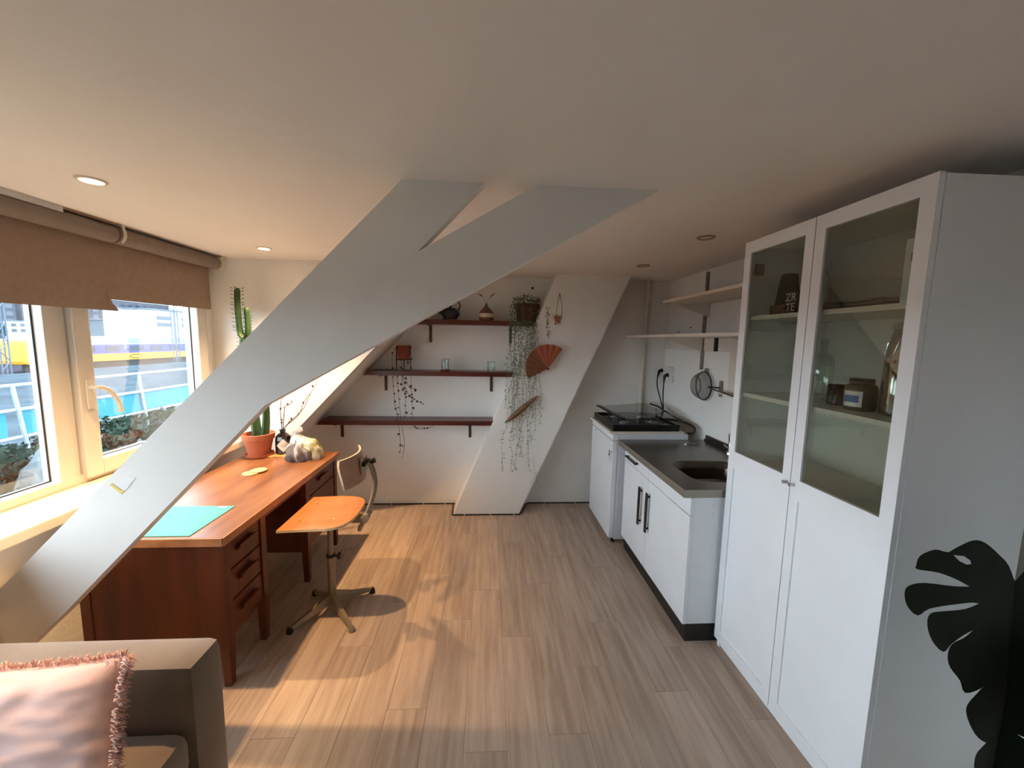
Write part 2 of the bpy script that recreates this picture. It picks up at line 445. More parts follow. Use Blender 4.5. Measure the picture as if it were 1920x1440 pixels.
sg = MB(); frame(sg, -2.077, -2.072, 2.119, 2.866, 0.901, 1.876, 0.008); sg.build('glazing_seal', 'rubber_seal', w2)
hp = MB().box(-2.022, -2.012, 2.062, 2.092, 1.175, 1.325, ch=0.004).build('handle_plate', 'upvc', w2)
MB().tube(bez([(-2.012, 2.077, 1.285), (-1.985, 2.077, 1.285), (-1.972, 2.09, 1.285), (-1.968, 2.13, 1.262), (-1.968, 2.172, 1.20), (-1.970, 2.185, 1.14)], 5), 0.0105, 10).build('lever', 'upvc', hp, smooth=True)

# blinds
def blind(label, ya, yb, zbot, ragged, bracket_y):
    xo = 0.0 if ragged else -0.004
    fa_ = ya if ragged else ya - 0.03
    r = thing('roller_blind', (-1.95, (ya + yb) / 2, CEIL - 0.1), label, 'blind', 'roller blinds above the window')
    MB().cyl((-1.945, ya, 2.066), (-1.945, yb, 2.066), 0.044, n=24).build('roll', 'blind_roll', r, smooth=True)
    n = 40; top, bot = [], []
    for i in range(n + 1):
        y = fa_ + (yb - fa_) * i / n
        top.append((-1.986 + xo, y, 2.06)); bot.append((-1.986 + xo + 0.002 * math.sin(y * 5), y, zbot(y)))
    if ragged:
        extra = [(-1.986, yb + 0.0, 1.80), (-1.985, yb + 0.012, 1.745), (-1.986, yb + 0.018, 1.73), (-1.986, yb + 0.022, 1.715), (-1.985, yb + 0.04, 1.70), (-1.986, yb + 0.052, zbot(yb))]
    mb = MB(); vs = top + bot
    mb.add(vs, [(i, i + 1, n + 2 + i, n + 1 + i) for i in range(n)])
    mb.add([(x - 0.002, y, z) for x, y, z in vs], [(i + 1, i, n + 1 + i, n + 2 + i) for i in range(n)])
    if ragged:
        mb.prism([(y, z) for x, y, z in extra] + [(yb - 0.001, zbot(yb)), (yb - 0.001, 1.80)], 'x', -1.988, -1.986)
    mb.build('fabric', 'blind_fabric', r)
    for by in bracket_y:
        MB().box(-1.965, -1.9, by - 0.009, by + 0.009, CEIL - 0.012, CEIL, ch=0.003).tube(bez([(-1.905, by, CEIL - 0.01), (-1.896, by, 2.08), (-1.897, by, 2.055), (-1.915, by, 2.03)], 4), 0.007, 8).build('bracket', 'upvc', r)
    return r
bl = blind('taupe roller blind with a ragged torn lower corner', -0.99, 2.19, lambda y: 1.665 + 0.006 * y, True, (2.215,))
MB().box(-1.935, -1.905, -0.99, 1.93, CEIL - 0.028, CEIL).build('head_rail', 'aluminium', bl)
MB().box(-1.935, -1.91, 1.93, 2.19, CEIL - 0.010, CEIL).build('rail_slot', 'spot_dark', bl)
blind('shorter taupe roller blind ending at the dormer side wall', 2.2, 2.955, lambda y: 1.737 + 0.004 * (y - 2.2), False, (2.968,))

# ceiling spots
def spot(x, y, lit, label):
    r = thing('ceiling_spot', (x, y, CEIL - 0.02), label, 'spotlight', 'recessed ceiling spots')
    MB().lathe((x, y, CEIL), [(0.034, 0.0), (0.034, -0.006), (0.044, -0.006), (0.046, -0.001), (0.046, 0.0)], 28, cap0=False, cap1=False).build('ring', 'spot_ring' if lit else 'spot_dark', r, smooth=True)
    MB().lathe((x, y, CEIL), [(0.001, -0.003), (0.033, -0.003), (0.033, 0.0)], 28).build('lamp', 'lamp_glow' if lit else 'spot_ring', r)
    if lit:
        L = bpy.data.lights.new('spot_light', 'SPOT'); L.energy = SPOT_W * 4 * PI / 3; L.color = (1.0, 0.62, 0.29)
        L.spot_size = math.radians(100); L.spot_blend = 1.0; L.shadow_soft_size = 0.02
        lo = bpy.data.objects.new('spot_light', L); COL.objects.link(lo); lo.parent = r; lo.location = (0, 0, 0.008)
spot(-1.47, 1.60, True, 'glowing warm ceiling spot by the long roof beam above the window')
spot(-1.448, 2.671, True, 'glowing warm ceiling spot near the cactus')
spot(1.14, 2.07, False, 'unlit ceiling spot above the glass cabinet end')
spot(1.121, 2.869, False, 'unlit ceiling spot above the fridge')

# ------------------------------------------------------------------ desk
d = thing('writing_desk', (-1.42, 2.265, 0), 'brown wooden pedestal desk under the window sill', 'desk')
tp = MB().box(-1.735, -1.112, 1.628, 2.902, 0.674, 0.71, ch=0.003).build('tabletop', 'desk_top_wood', d)
MB().box(-1.113, -1.108, 1.626, 2.904, 0.673, 0.7095, ch=0.0015).box(-1.735, -1.113, 1.622, 1.628, 0.673, 0.7095, ch=0.0015).build('edge_banding', 'desk_edge', tp)
for ya, yb in ((1.645, 1.955), (2.40, 2.885)):
    MB().box(-1.72, -1.15, ya, ya + 0.018, 0.205, 0.674).build('side_panel', 'desk_wood', d)
    MB().box(-1.72, -1.15, yb - 0.018, yb, 0.205, 0.674).build('side_panel', 'desk_wood', d)
    MB().box(-1.72, -1.705, ya + 0.018, yb - 0.018, 0.205, 0.674).build('back_panel', 'desk_wood', d)
    MB().box(-1.705, -1.15, ya + 0.018, yb - 0.018, 0.205, 0.22).build('bottom_panel', 'desk_wood', d)
    for x in (-1.7, -1.145):
        for y in (ya + 0.018, yb - 0.018):
            vs = []
            for z, h in ((0, 0.015), (0.24, 0.021), (0.674, 0.021)):
                vs += [(x - h, y - h, z), (x + h, y - h, z), (x + h, y + h, z), (x - h, y + h, z)]
            MB().add(vs, [(3, 2, 1, 0), (8, 9, 10, 11)] + [(a + i, a + (i + 1) % 4, a + 4 + (i + 1) % 4, a + 4 + i) for a in (0, 4) for i in range(4)]).build('leg', 'desk_wood', d)
    rows = ((0.53, 0.662), (0.385, 0.522), (0.235, 0.377)) if ya < 2 else ((0.55, 0.662), (0.235, 0.542))
    for za, zb in rows:
        dr = MB().box(-1.15, -1.131, ya + 0.042, yb - 0.042, za, zb, ch=0.003).build('drawer', 'desk_wood', d)
        ym, zm = (ya + yb) / 2, za + (zb - za) * 0.58
        MB().prism([(-1.132, zm - 0.012), (-1.114, zm - 0.004), (-1.108, zm + 0.016), (-1.114, zm + 0.016), (-1.122, zm + 0.004), (-1.132, zm + 0.006)], 'y', ym - 0.065, ym + 0.065).build('handle', 'desk_handle', dr)
MB().box(-1.17, -1.15, 1.955, 2.40, 0.625, 0.674).build('apron', 'desk_wood', d)
MB().box(-1.72, -1.705, 1.955, 2.40, 0.34, 0.674).build('modesty_panel', 'desk_wood', d)

m = thing('cutting_mat', (-1.42, 1.79, 0.71), 'teal green cutting mat lying on the desk', 'mat')
MB().box(-1.685, -1.256, 1.642, 1.943, 0.7101, 0.7135, ch=0.001).build('sheet', 'teal_mat', m)
pr = MB()
pr.box(-1.330, -1.292, 1.926, 1.937, 0.7134, 0.7137)
pr.build('printed_logo', 'white_print', m)
MB().lathe((-1.465, 2.425, 0.71), [(0.046, 0), (0.047, 0.003), (0.046, 0.006)]).build('coaster', 'cork', label='lower pale round cork coaster on the desk, half covered', cat='coaster', group='coasters on the desk')
MB().lathe((-1.437, 2.462, 0.7162), [(0.046, 0), (0.047, 0.003), (0.046, 0.006)]).build('coaster', 'cork', label='upper pale round cork coaster lying on another coaster', cat='coaster', group='coasters on the desk')

# ------------------------------------------------------------------ work chair
CX, CY, SZ = -0.885, 2.15, 0.585
c = thing('work_chair', (CX, CY, 0), 'wooden swivel chair with steel star foot at the desk', 'chair')
MB().cyl((CX, CY, 0.055), (CX, CY, 0.325), 0.021, n=20).cyl((CX, CY, 0.045), (CX, CY, 0.11), 0.026, 0.022, n=20).build('column', 'chair_metal', c, smooth=True)
MB().cyl((CX, CY, 0.325), (CX, CY, SZ - 0.03), 0.0155, n=18).build('inner_post', 'chair_metal', c, smooth=True)
MB().cyl((CX, CY, 0.318), (CX, CY, 0.333), 0.0235, n=20).build('collar', 'black_plastic', c, smooth=True)
MB().cyl((CX + 0.02, CY, 0.322), (CX + 0.048, CY, 0.322), 0.007, n=10).cyl((CX + 0.04, CY, 0.322), (CX + 0.058, CY, 0.322), 0.019, n=16).build('height_knob', 'black_plastic', c, smooth=True)
for fx, fy in ((-1.036, 1.965), (-0.716, 1.965), (-0.702, 2.288), (-1.038, 2.275)):
    dx, dy = fx - CX, fy - CY
    L = math.hypot(dx, dy); ux, uy = dx / L, dy / L; nx, ny = -uy, ux
    vs = []
    for tt, w, za, zb in ((0.015, 0.017, 0.045, 0.105), (0.5 * L, 0.014, 0.030, 0.062), (L, 0.010, 0.014, 0.032)):
        for sx, z in ((-w, za), (w, za), (w * 0.75, zb), (-w * 0.75, zb)):
            vs.append((CX + ux * tt + nx * sx, CY + uy * tt + ny * sx, z))
    lg = MB().add(vs, [(0, 1, 2, 3), (11, 10, 9, 8)] + [(a + i, a + (i + 1) % 4, a + 4 + (i + 1) % 4, a + 4 + i) for a in (0, 4) for i in range(4)]).build('leg', 'chair_metal', c)
    MB().lathe((fx, fy, 0), [(0.016, 0), (0.018, 0.006), (0.016, 0.022), (0.011, 0.03)], 16).build('foot_cap', 'black_plastic' if fx < -0.9 or fy > 2.1 else 'chair_metal', lg, smooth=True)
# seat: straight front edge to the desk, rounded back
out = [(-1.068, 1.945), (-1.068, 2.375)]
for k in range(0, 13):
    a = PI / 2 - k * (PI / 12)
    ca, sa = math.cos(a), math.sin(a)
    e = 0.62
    out.append((-0.905 + 0.185 * (abs(ca) ** e), 2.16 + 0.215 * math.copysign(abs(sa) ** e, sa)))
nS = len(out); st = MB(); rings = []
cxs, cys = -0.89, 2.16
for q, dz in ((0.0, -0.010), (0.35, -0.009), (0.7, -0.004), (0.93, 0.0), (1.0, -0.001)):
    rings.append([(cxs + (x - cxs) * q, cys + (y - cys) * q, SZ + dz + (0.006 if x < -1.0 else 0) * q * -1) for x, y in out])
vs = [p for r in rings[1:] for p in r] + [rings[0][0]]
fs = [(i * nS + k, i * nS + (k + 1) % nS, (i + 1) * nS + (k + 1) % nS, (i + 1) * nS + k) for i in range(3) for k in range(nS)] + [(3 * nS + nS, (k + 1) % nS, k) for k in range(nS)]
st.add(vs, fs)
seat = st.build('seat', 'seat_wood', c, smooth=True)
ed = MB()
top_r = rings[-1]; bot_r = [(x, y, z - 0.013) for x, y, z in top_r]
ed.add(top_r + bot_r, [(k, (k + 1) % nS, nS + (k + 1) % nS, nS + k) for k in range(nS)] + [tuple(nS + k for k in range(nS))])
ed.build('seat_rim', 'ply_edge', seat)
for sx, sy in ((-1.0, 2.05), (-1.0, 2.27), (-0.83, 2.08), (-0.83, 2.24)):
    MB().lathe((sx, sy, SZ - 0.009), [(0.005, 0.0), (0.005, 0.004), (0.002, 0.005)], 10).build('screw', 'chrome', seat)
MB().box(-0.97, -0.80, 2.10, 2.21, SZ - 0.032, SZ - 0.014).box(-0.80, -0.672, 2.128, 2.182, SZ - 0.058, SZ - 0.030).box(-0.955, -0.80, 2.135, 2.175, SZ - 0.055, SZ - 0.03).build('seat_bracket', 'chair_metal', c)
arm = MB()
ap = bez([(-0.722, 2.155, 0.475), (-0.690, 2.155, 0.545), (-0.668, 2.155, 0.60), (-0.640, 2.155, 0.685), (-0.630, 2.155, 0.755), (-0.643, 2.155, 0.83), (-0.662, 2.155, 0.868)], 5)
for sgn in (-1, 1):
    arm.tube([(p.x, p.y + sgn * 0.012, p.z) for p in ap], 0.0105, 8)
arm.box(-0.727, -0.712, 2.143, 2.167, 0.47, 0.50)
arm.build('back_arm', 'chair_metal', c, smooth=True)
MB().cyl((-0.672, 2.125, 0.565), (-0.672, 2.19, 0.565), 0.013, n=14).cyl((-0.672, 2.10, 0.565), (-0.672, 2.128, 0.565), 0.02, n=14).build('clamp_bolt', 'chair_metal', c, smooth=True)
bk = MB(); n = 14; front, rear = [], []
for j in range(7):
    z = 0.778 + 0.155 * j / 6
    for i in range(n + 1):
        u = -1 + 2 * i / n
        hw = 0.168 * (1 - 0.07 * abs(2 * j / 6 - 1) ** 4)
        xx = -0.700 - 0.045 * u * u + 0.012 * math.cos(PI * j / 6)
        front.append((xx - 0.005, 2.125 + hw * u, z)); rear.append((xx + 0.005, 2.125 + hw * u, z))
W_ = n + 1; N_ = len(front)
q1 = [(j * W_ + i, j * W_ + i + 1, (j + 1) * W_ + i + 1, (j + 1) * W_ + i) for j in range(6) for i in range(n)]
bk.add(front, q1).add(rear, q1)
back = bk.build('backrest', 'back_wood', c, smooth=True)
loop = [i for i in range(W_)] + [j * W_ + n for j in range(1, 7)] + [6 * W_ + i for i in range(n - 1, -1, -1)] + [j * W_ for j in range(5, 0, -1)]
MB().add([front[i] for i in loop] + [rear[i] for i in loop], [(k, (k + 1) % len(loop), len(loop) + (k + 1) % len(loop), len(loop) + k) for k in range(len(loop))]).build('backrest_rim', 'ply_edge', back)
MB().box(-0.692, -0.684, 2.095, 2.20, 0.815, 0.90, ch=0.003).build('mounting_plate', 'chair_metal', back)
MB().cyl((-0.676, 2.105, 0.868), (-0.676, 2.20, 0.868), 0.010, n=12).cyl((-0.66, 2.155, 0.868), (-0.63, 2.155, 0.882), 0.012, 0.016, n=12).build('tilt_lever', 'black_metal', c, smooth=True)

# ------------------------------------------------------------------ things on the desk
DZ = 0.7105
pc = thing('potted_cactus', (-1.622, 2.80, DZ), 'tall leafy cactus in a terracotta pot on the desk', 'plant')
MB().lathe((-1.622, 2.80, DZ), [(0.070, 0), (0.086, 0.004), (0.092, 0.022), (0.089, 0.022), (0.083, 0.008)]).build('saucer', 'terracotta', pc, smooth=True)
MB().lathe((-1.622, 2.80, DZ + 0.009), [(0.066, 0), (0.092, 0.118), (0.1, 0.118), (0.103, 0.155), (0.096, 0.157), (0.088, 0.13)], 36).build('pot', 'terracotta', pc, smooth=True)
MB().lathe((-1.622, 2.80, DZ + 0.135), [(0.088, -0.004), (0.088, 0.0), (0.05, 0.006), (0.001, 0.008)], 24).build('soil', 'soil', pc)
star = [1.0, 0.62, 0.5, 0.62]
def cactus(path, r0, r1, mname, name='stem', leaves=None, nl=0):
    p = bez(path, 8)
    rads = [r0 + (r1 - r0) * i / (len(p) - 1) for i in range(len(p))]
    rads[-1] *= 0.25; rads[-2] *= 0.8
    o = MB().tube(p, rads, 16, prof=star).build(name, mname, pc, smooth=True)
    if p and nl:
        lf = MB()
        for i in range(nl):
            q = p[int(len(p) * (0.25 + 0.72 * i / nl))]
            for a in (0.2, PI / 2 + 0.2, PI + 0.2, -PI / 2 + 0.2):
                dv = Vector((math.cos(a), math.sin(a), 0.45)); w = Vector((-math.sin(a), math.cos(a), 0)) * 0.006
                s0 = q + dv * r0 * 0.85; e0 = q + dv * (r0 * 0.85 + leaves)
                m0 = (s0 + e0) / 2
                lf.add([s0, m0 + w + Vector((0, 0, .002)), e0, m0 - w + Vector((0, 0, .002)), m0 - Vector((0, 0, .003))], [(0, 1, 4), (1, 2, 4), (2, 3, 4), (3, 0, 4), (0, 3, 2, 1)])
        lf.build('leaves', 'cactus_leaf', o)['kind'] = 'stuff'
    return o
cactus([(-1.628, 2.80, 0.845), (-1.66, 2.82, 1.05), (-1.70, 2.84, 1.3), (-1.715, 2.85, 1.47), (-1.708, 2.85, 1.555)], 0.036, 0.032, 'cactus_green', leaves=0.018, nl=12)
cactus([(-1.575, 2.79, 0.845), (-1.565, 2.80, 0.95), (-1.560, 2.80, 1.05), (-1.562, 2.80, 1.12)], 0.030, 0.022, 'cactus_green', leaves=0.0, nl=0)
cactus([(-1.712, 2.85, 1.545), (-1.735, 2.85, 1.58), (-1.741, 2.85, 1.68), (-1.742, 2.85, 1.80), (-1.738, 2.85, 1.885)], 0.024, 0.021, 'cactus_green', 'arm', 0.026, 13)
cactus([(-1.706, 2.85, 1.545), (-1.684, 2.85, 1.58), (-1.680, 2.85, 1.66), (-1.684, 2.85, 1.755)], 0.023, 0.020, 'cactus_green', 'arm', 0.012, 10)

tv = thing('bamboo_trivet', (-1.48, 2.835, DZ), 'pale bamboo slat trivet under the dark bottle', 'trivet')
for i in range(9):
    x = -1.555 + i * 0.0165
    MB().box(x, x + 0.011, 2.755, 2.895, DZ, DZ + 0.008, ch=0.002).build('slat', 'bamboo', tv)
for y in (2.78, 2.87):
    MB().box(-1.555, -1.412, y, y + 0.006, DZ + 0.003, DZ + 0.005).build('cord', 'cork', tv)
BZ = DZ + 0.0085; BX, BY = -1.478, 2.845
bo = thing('bottle_vase', (BX, BY, BZ), 'dark squat glass bottle with a diamond label holding twigs', 'bottle')
MB().lathe((BX, BY, BZ), [(0.044, 0), (0.050, 0.006), (0.051, 0.10), (0.047, 0.125), (0.026, 0.148), (0.018, 0.152), (0.018, 0.166), (0.023, 0.168), (0.023, 0.174), (0.015, 0.174)], 10, cap1=False).build('glass_body', 'dark_glass', bo)
lb = MB(); R = 0.0518
dia = []
for j in range(13):
    v = -1 + 2 * j / 12; hw = (1 - abs(v)) * 0.98 + 0.02
    for i in range(7):
        u = (-1 + 2 * i / 6) * hw; a = -PI / 2 + 0.45 + u * 0.86
        dia.append((BX + R * math.cos(a), BY + R * math.sin(a), BZ + 0.066 + 0.047 * v))
lb.add(dia, [(j * 7 + i, j * 7 + i + 1, (j + 1) * 7 + i + 1, (j + 1) * 7 + i) for j in range(12) for i in range(6)])
lab = lb.build('paper_label', 'paper_label', bo)
pl = MB()
for zz, w in ((0.066, 0.5), (0.058, 0.35)):
    a0 = -PI / 2 + 0.45
    pts = [(BX + (R + 0.0004) * math.cos(a0 + w * u), BY + (R + 0.0004) * math.sin(a0 + w * u)) for u in (-1, -0.5, 0, 0.5, 1)]
    pl.add([(x, y, BZ + zz) for x, y in pts] + [(x, y, BZ + zz + 0.002) for x, y in pts], [(i, i + 1, 6 + i, 5 + i) for i in range(4)])
pl.build('printed_lines', 'grey_ink', lab)
twigs = [([(BX, BY, BZ + .02), (BX + .004, BY, BZ + .17), (BX + .13, BY + .03, 1.03), (-1.30, 2.88, 1.13), (-1.235, 2.90, 1.25)], 'long budding twig leaning furthest over the bag'),
         ([(BX, BY, BZ + .02), (BX + .006, BY, BZ + .17), (BX + .10, BY + .03, 0.99), (-1.335, 2.88, 1.09), (-1.285, 2.89, 1.16)], 'shorter budding twig leaning beside the longest one'),
         ([(BX, BY, BZ + .02), (BX - .004, BY, BZ + .17), (BX - .004, BY - .01, 1.02), (BX + .006, BY - .01, 1.13), (BX + .0, BY, 1.2)], 'straight upright twig standing in the dark bottle'),
         ([(BX, BY, BZ + .02), (BX + .003, BY, BZ + .17), (BX + .018, BY - .01, 0.98), (BX + .03, BY - .01, 1.06), (BX + .06, BY, 1.075), (BX + .085, BY, 1.10)], 'upright twig bent over at the tip in the dark bottle')]
for k, (path, lab_) in enumerate(twigs):
    p = bez(path, 6)
    tw = thing('budding_twig', tuple(p[0]), lab_, 'twig', 'twigs in the dark bottle')
    MB().tube(p, [0.0032 - 0.0018 * i / len(p) for i in range(len(p))], 6).build('stalk', 'twig', tw, smooth=True)
    for i in range(9, len(p), 4):
        q = p[i] + Vector((random.uniform(-.012, .012), random.uniform(-.008, .008), 0.006))
        MB().ball(q, 0.0065, 6, sq=(1, 1, 1.5)).build('bud', 'bud' if (i + k) % 3 else 'twig', tw, smooth=True)

# plastic bag of compost and peelings
bag = thing('plastic_bag', (-1.30, 2.745, DZ), 'knotted clear plastic bag of soil and scraps on the desk', 'bag')
def blob(c, r, sub=4, amp=0.1, fold=0, flat=0.35, fr=9.0, seed=0):
    bm = bmesh.new(); bmesh.ops.create_icosphere(bm, subdivisions=sub, radius=1)
    from mathutils import noise
    for v in bm.verts:
        n_ = v.co.normalized(); a = math.atan2(n_.y, n_.x)
        k = 1 + amp * noise.noise(n_ * 2.6 + Vector((seed, 0, 0))) + (0.05 * math.sin(fold * a + 3 * n_.z) * max(0, 1 - abs(n_.z)) if fold else 0)
        p = n_ * k
        z = p.z if p.z > -flat else -flat
        v.co = Vector((c[0] + p.x * r[0], c[1] + p.y * r[1], c[2] + (z + flat) * r[2]))
    return MB().bm(bm)
blob((-1.305, 2.72, DZ + 0.002), (0.094, 0.078, 0.078), amp=0.18).build('soil_lump', 'bag_soil', bag, smooth=True)
blob((-1.25, 2.755, DZ + 0.012), (0.076, 0.070, 0.088), amp=0.25, seed=4).build('vegetable_scraps', 'bag_food', bag, smooth=True)
blob((-1.285, 2.735, DZ + 0.0005), (0.124, 0.100, 0.112), amp=0.12, fold=11).build('film', 'bag_film', bag, smooth=True)
kn = MB()
for k in range(9):
    a = 2 * PI * k / 9
    p = bez([(-1.30 + .065 * math.cos(a), 2.74 + .05 * math.sin(a), DZ + .115), (-1.335 + .022 * math.cos(a), 2.75 + .018 * math.sin(a), DZ + .155), (-1.343, 2.752, DZ + .172), (-1.337 + .04 * math.cos(a), 2.755 + .03 * math.sin(a), DZ + .20 + .012 * (k % 3))], 4)
    kn.tube(p, [.012 - .006 * abs(i / len(p) - .2) for i in range(len(p))], 6)
kn.build('knot', 'bag_film_knot', bag, smooth=True)

# ------------------------------------------------------------------ mahogany wall shelves
shelves = [(-1.485, 0.034, 0.805, 0.845, (-1.333, -0.168), 'lowest and longest dark mahogany wall shelf with brackets'),
           (-1.075, 0.205, 1.240, 1.280, (-0.932, 0.026), 'middle dark mahogany wall shelf carrying the glass jars'),
           (-0.655, 0.385, 1.685, 1.725, (-0.527, 0.196), 'highest dark mahogany wall shelf carrying the teapot')]
YS = 3.39
for xa, xb, za, zb, br, lab_ in shelves:
    s = thing('wall_shelf', ((xa + xb) / 2, YB, za), lab_, 'shelf', 'mahogany shelves on the back wall')
    k = (zb - za) / 1.06
    bb = MB()
    x2 = xb + (zb - za) * 0.41
    bb.prism([(xa, za), (xb, za), (x2, zb), (xa + k, zb)], 'y', YS, YB - 0.0005)
    bb.build('board', 'mahogany', s)
    for x in br:
        MB().box(x - 0.012, x + 0.012, YB - 0.008, YB, za - 0.155, za).box(x - 0.012, x + 0.012, YS + 0.02, YB - 0.008, za - 0.008, za).prism([(YB - 0.008, za - 0.008), (YB - 0.008, za - 0.045), (YB - 0.045, za - 0.008)], 'x', x - 0.004, x + 0.004).build('bracket', 'bracket_brown', s)

Z1, Z2, Z3 = 1.7252, 1.2802, 0.8452
MB().box(-0.40, -0.275, 3.40, 3.50, Z1, Z1 + 0.008, ch=0.003).build('pot_stand', 'mahogany', label='thin reddish wooden stand under the teapot', cat='trivet')
tx, ty, tz = -0.336, 3.45, Z1 + 0.008
t = thing('teapot', (tx, ty, tz), 'dark blue cast iron teapot on the highest shelf', 'teapot')
MB().lathe((tx, ty, tz), [(0.045, 0), (0.06, 0.01), (0.082, 0.045), (0.08, 0.062), (0.062, 0.08), (0.042, 0.088)], 28).build('body', 'iron_blue', t, smooth=True)
ld = MB().lathe((tx, ty, tz + 0.086), [(0.044, 0), (0.042, 0.006), (0.01, 0.012)], 24).build('lid', 'iron_blue', t, smooth=True)
MB().lathe((tx, ty, tz + 0.097), [(0.005, 0), (0.009, 0.01), (0.005, 0.018), (0.001, 0.019)], 12).build('knob', 'iron_blue', ld, smooth=True)
MB().tube(bez([(tx - 0.062, ty, tz + 0.045), (tx - 0.092, ty, tz + 0.06), (tx - 0.105, ty, tz + 0.082)], 4), [0.016] * 4 + [0.012] * 4 + [0.010], 10).build('spout', 'iron_blue', t, smooth=True)
MB().tube(bez([(tx - 0.058, ty, tz + 0.078), (tx - 0.066, ty, tz + 0.13), (tx - 0.01, ty, tz + 0.172), (tx + 0.055, ty, tz + 0.16), (tx + 0.082, ty, tz + 0.12), (tx + 0.068, ty, tz + 0.075)], 5), 0.0055, 8).build('handle', 'iron_blue', t, smooth=True)

vx, vy = -0.026, 3.45
v = thing('gourd_vase', (vx, vy, Z1), 'small brown gourd vase with a cream band', 'vase')
MB().lathe((vx, vy, Z1), [(0.05, 0), (0.062, 0.012), (0.0655, 0.028)], 28, cap1=False).build('foot_band', 'vase_brown', v, smooth=True)
MB().lathe((vx, vy, Z1), [(0.0655, 0.028), (0.066, 0.045), (0.064, 0.062)], 28, cap0=False, cap1=False).build('cream_band', 'vase_cream', v, smooth=True)
MB().lathe((vx, vy, Z1), [(0.064, 0.062), (0.052, 0.085), (0.028, 0.11), (0.014, 0.128), (0.009, 0.145), (0.011, 0.148), (0.006, 0.148)], 28, cap0=False, cap1=False).build('upper_body', 'vase_brown', v, smooth=True)
for sgn, lab_ in ((-1, 'dried flower stem drooping toward the teapot'), (1, 'dried flower stem leaning toward the trailing plant')):
    ds = thing('dried_flower', (vx, vy, Z1 + 0.1), lab_, 'dried flower', 'dried stems in the gourd vase')
    MB().tube(bez([(vx, vy, Z1 + .1), (vx + sgn * .006, vy, Z1 + .155), (vx + sgn * .03, vy, Z1 + .20), (vx + sgn * .065, vy, Z1 + (.235 if sgn > 0 else .222))], 5), 0.0016, 5).build('stalk', 'dry_stem', ds)
    MB().tube(bez([(vx + sgn * .032, vy, Z1 + .202), (vx + sgn * .05, vy, Z1 + .222), (vx + sgn * .078, vy, Z1 + (.242 if sgn > 0 else .224))], 4), [.003, .004, .006, .007, .007, .006, .004, .003, .001][:9], 6).build('seed_head', 'dry_stem', ds)

# glass jars
for jx, lab_, w in ((-0.380, 'small empty glass jar standing on a wooden disc', True), (0.022, 'small empty glass jar standing directly on the middle shelf', False)):
    jz = Z2
    if w:
        MB().lathe((jx, 3.435, Z2), [(0.046, 0), (0.048, 0.006), (0.046, 0.014)], 28).build('wooden_disc', 'mahogany', label='reddish wooden disc under a glass jar', cat='coaster')
        jz += 0.0142
    j = thing('glass_jar', (jx, 3.435, jz), lab_, 'jar', 'glass jars on the middle shelf')
    MB().lathe((jx, 3.435, jz), [(0.001, 0.004), (0.028, 0.003), (0.031, 0.0), (0.034, 0.006), (0.035, 0.08), (0.033, 0.081), (0.032, 0.01), (0.001, 0.008)], 28, cap0=False, cap1=False).build('wall', 'jar_glass', j, smooth=True)
    MB().lathe((jx, 3.435, jz + 0.08), [(0.036, 0.0), (0.0395, 0.003), (0.0395, 0.009), (0.036, 0.012), (0.034, 0.008)], 28, cap0=False, cap1=False).build('rim', 'jar_glass', j, smooth=True)

# heart vine on its little stand
hx, hy = -0.745, 3.47
ps = thing('plant_stand', (hx, hy, Z2), 'thin black wire plant stand on the middle shelf', 'plant stand')
for k in range(3):
    a = -PI / 2 + k * 2 * PI / 3 - 0.9
    x, y = hx + 0.068 * math.cos(a), hy + 0.068 * math.sin(a)
    MB().cyl((x, y, Z2), (x, y, Z2 + 0.205), 0.004, n=8).build('leg', 'black_metal', ps)
rg = MB()
for z in (0.095,):
    pts = [(hx + 0.068 * math.cos(2 * PI * k / 32), hy + 0.068 * math.sin(2 * PI * k / 32), Z2 + z) for k in range(33)]
    rg.tube(pts, 0.0035, 6)
rg.build('ring', 'black_metal', ps)
hv = thing('heart_vine', (hx, hy, Z2 + 0.0985), 'terracotta pot with trailing heart-leaf vine on a wire stand', 'plant')
MB().lathe((hx, hy, Z2 + 0.0985), [(0.046, 0), (0.058, 0.09), (0.063, 0.09), (0.065, 0.118), (0.06, 0.119), (0.055, 0.10)], 26).build('pot', 'terracotta_dim', hv, smooth=True)
MB().lathe((hx, hy, Z2 + 0.0985 + 0.10), [(0.055, -0.004), (0.055, 0), (0.001, 0.005)], 20).build('soil', 'soil', hv)
vines = [[(-0.79, 3.40, 1.49), (-0.815, 3.36, 1.42), (-0.815, 3.355, 1.2), (-0.80, 3.36, 1.0), (-0.775, 3.36, .84), (-0.76, 3.36, .66), (-0.765, 3.365, .56)],
         [(-0.77, 3.40, 1.5), (-0.775, 3.355, 1.42), (-0.775, 3.35, 1.22), (-0.765, 3.36, 1.02), (-0.745, 3.36, .8), (-0.725, 3.365, .66), (-0.745, 3.365, .52)],
         [(-0.72, 3.41, 1.5), (-0.715, 3.36, 1.42), (-0.735, 3.35, 1.2), (-0.715, 3.355, 1.08), (-0.71, 3.36, .98), (-0.72, 3.37, .88)],
         [(-0.74, 3.40, 1.5), (-0.745, 3.355, 1.42), (-0.725, 3.35, 1.22), (-0.69, 3.36, 1.09), (-0.63, 3.40, 1.03), (-0.57, 3.46, 0.98)],
         [(-0.69, 3.42, 1.5), (-0.665, 3.37, 1.43), (-0.665, 3.36, 1.2), (-0.655, 3.36, 1.0), (-0.655, 3.365, .87)],
         [(-0.70, 3.40, 1.5), (-0.69, 3.36, 1.4), (-0.70, 3.35, 1.2), (-0.65, 3.37, 1.13), (-0.62, 3.39, 1.115)]]
hb = MB()
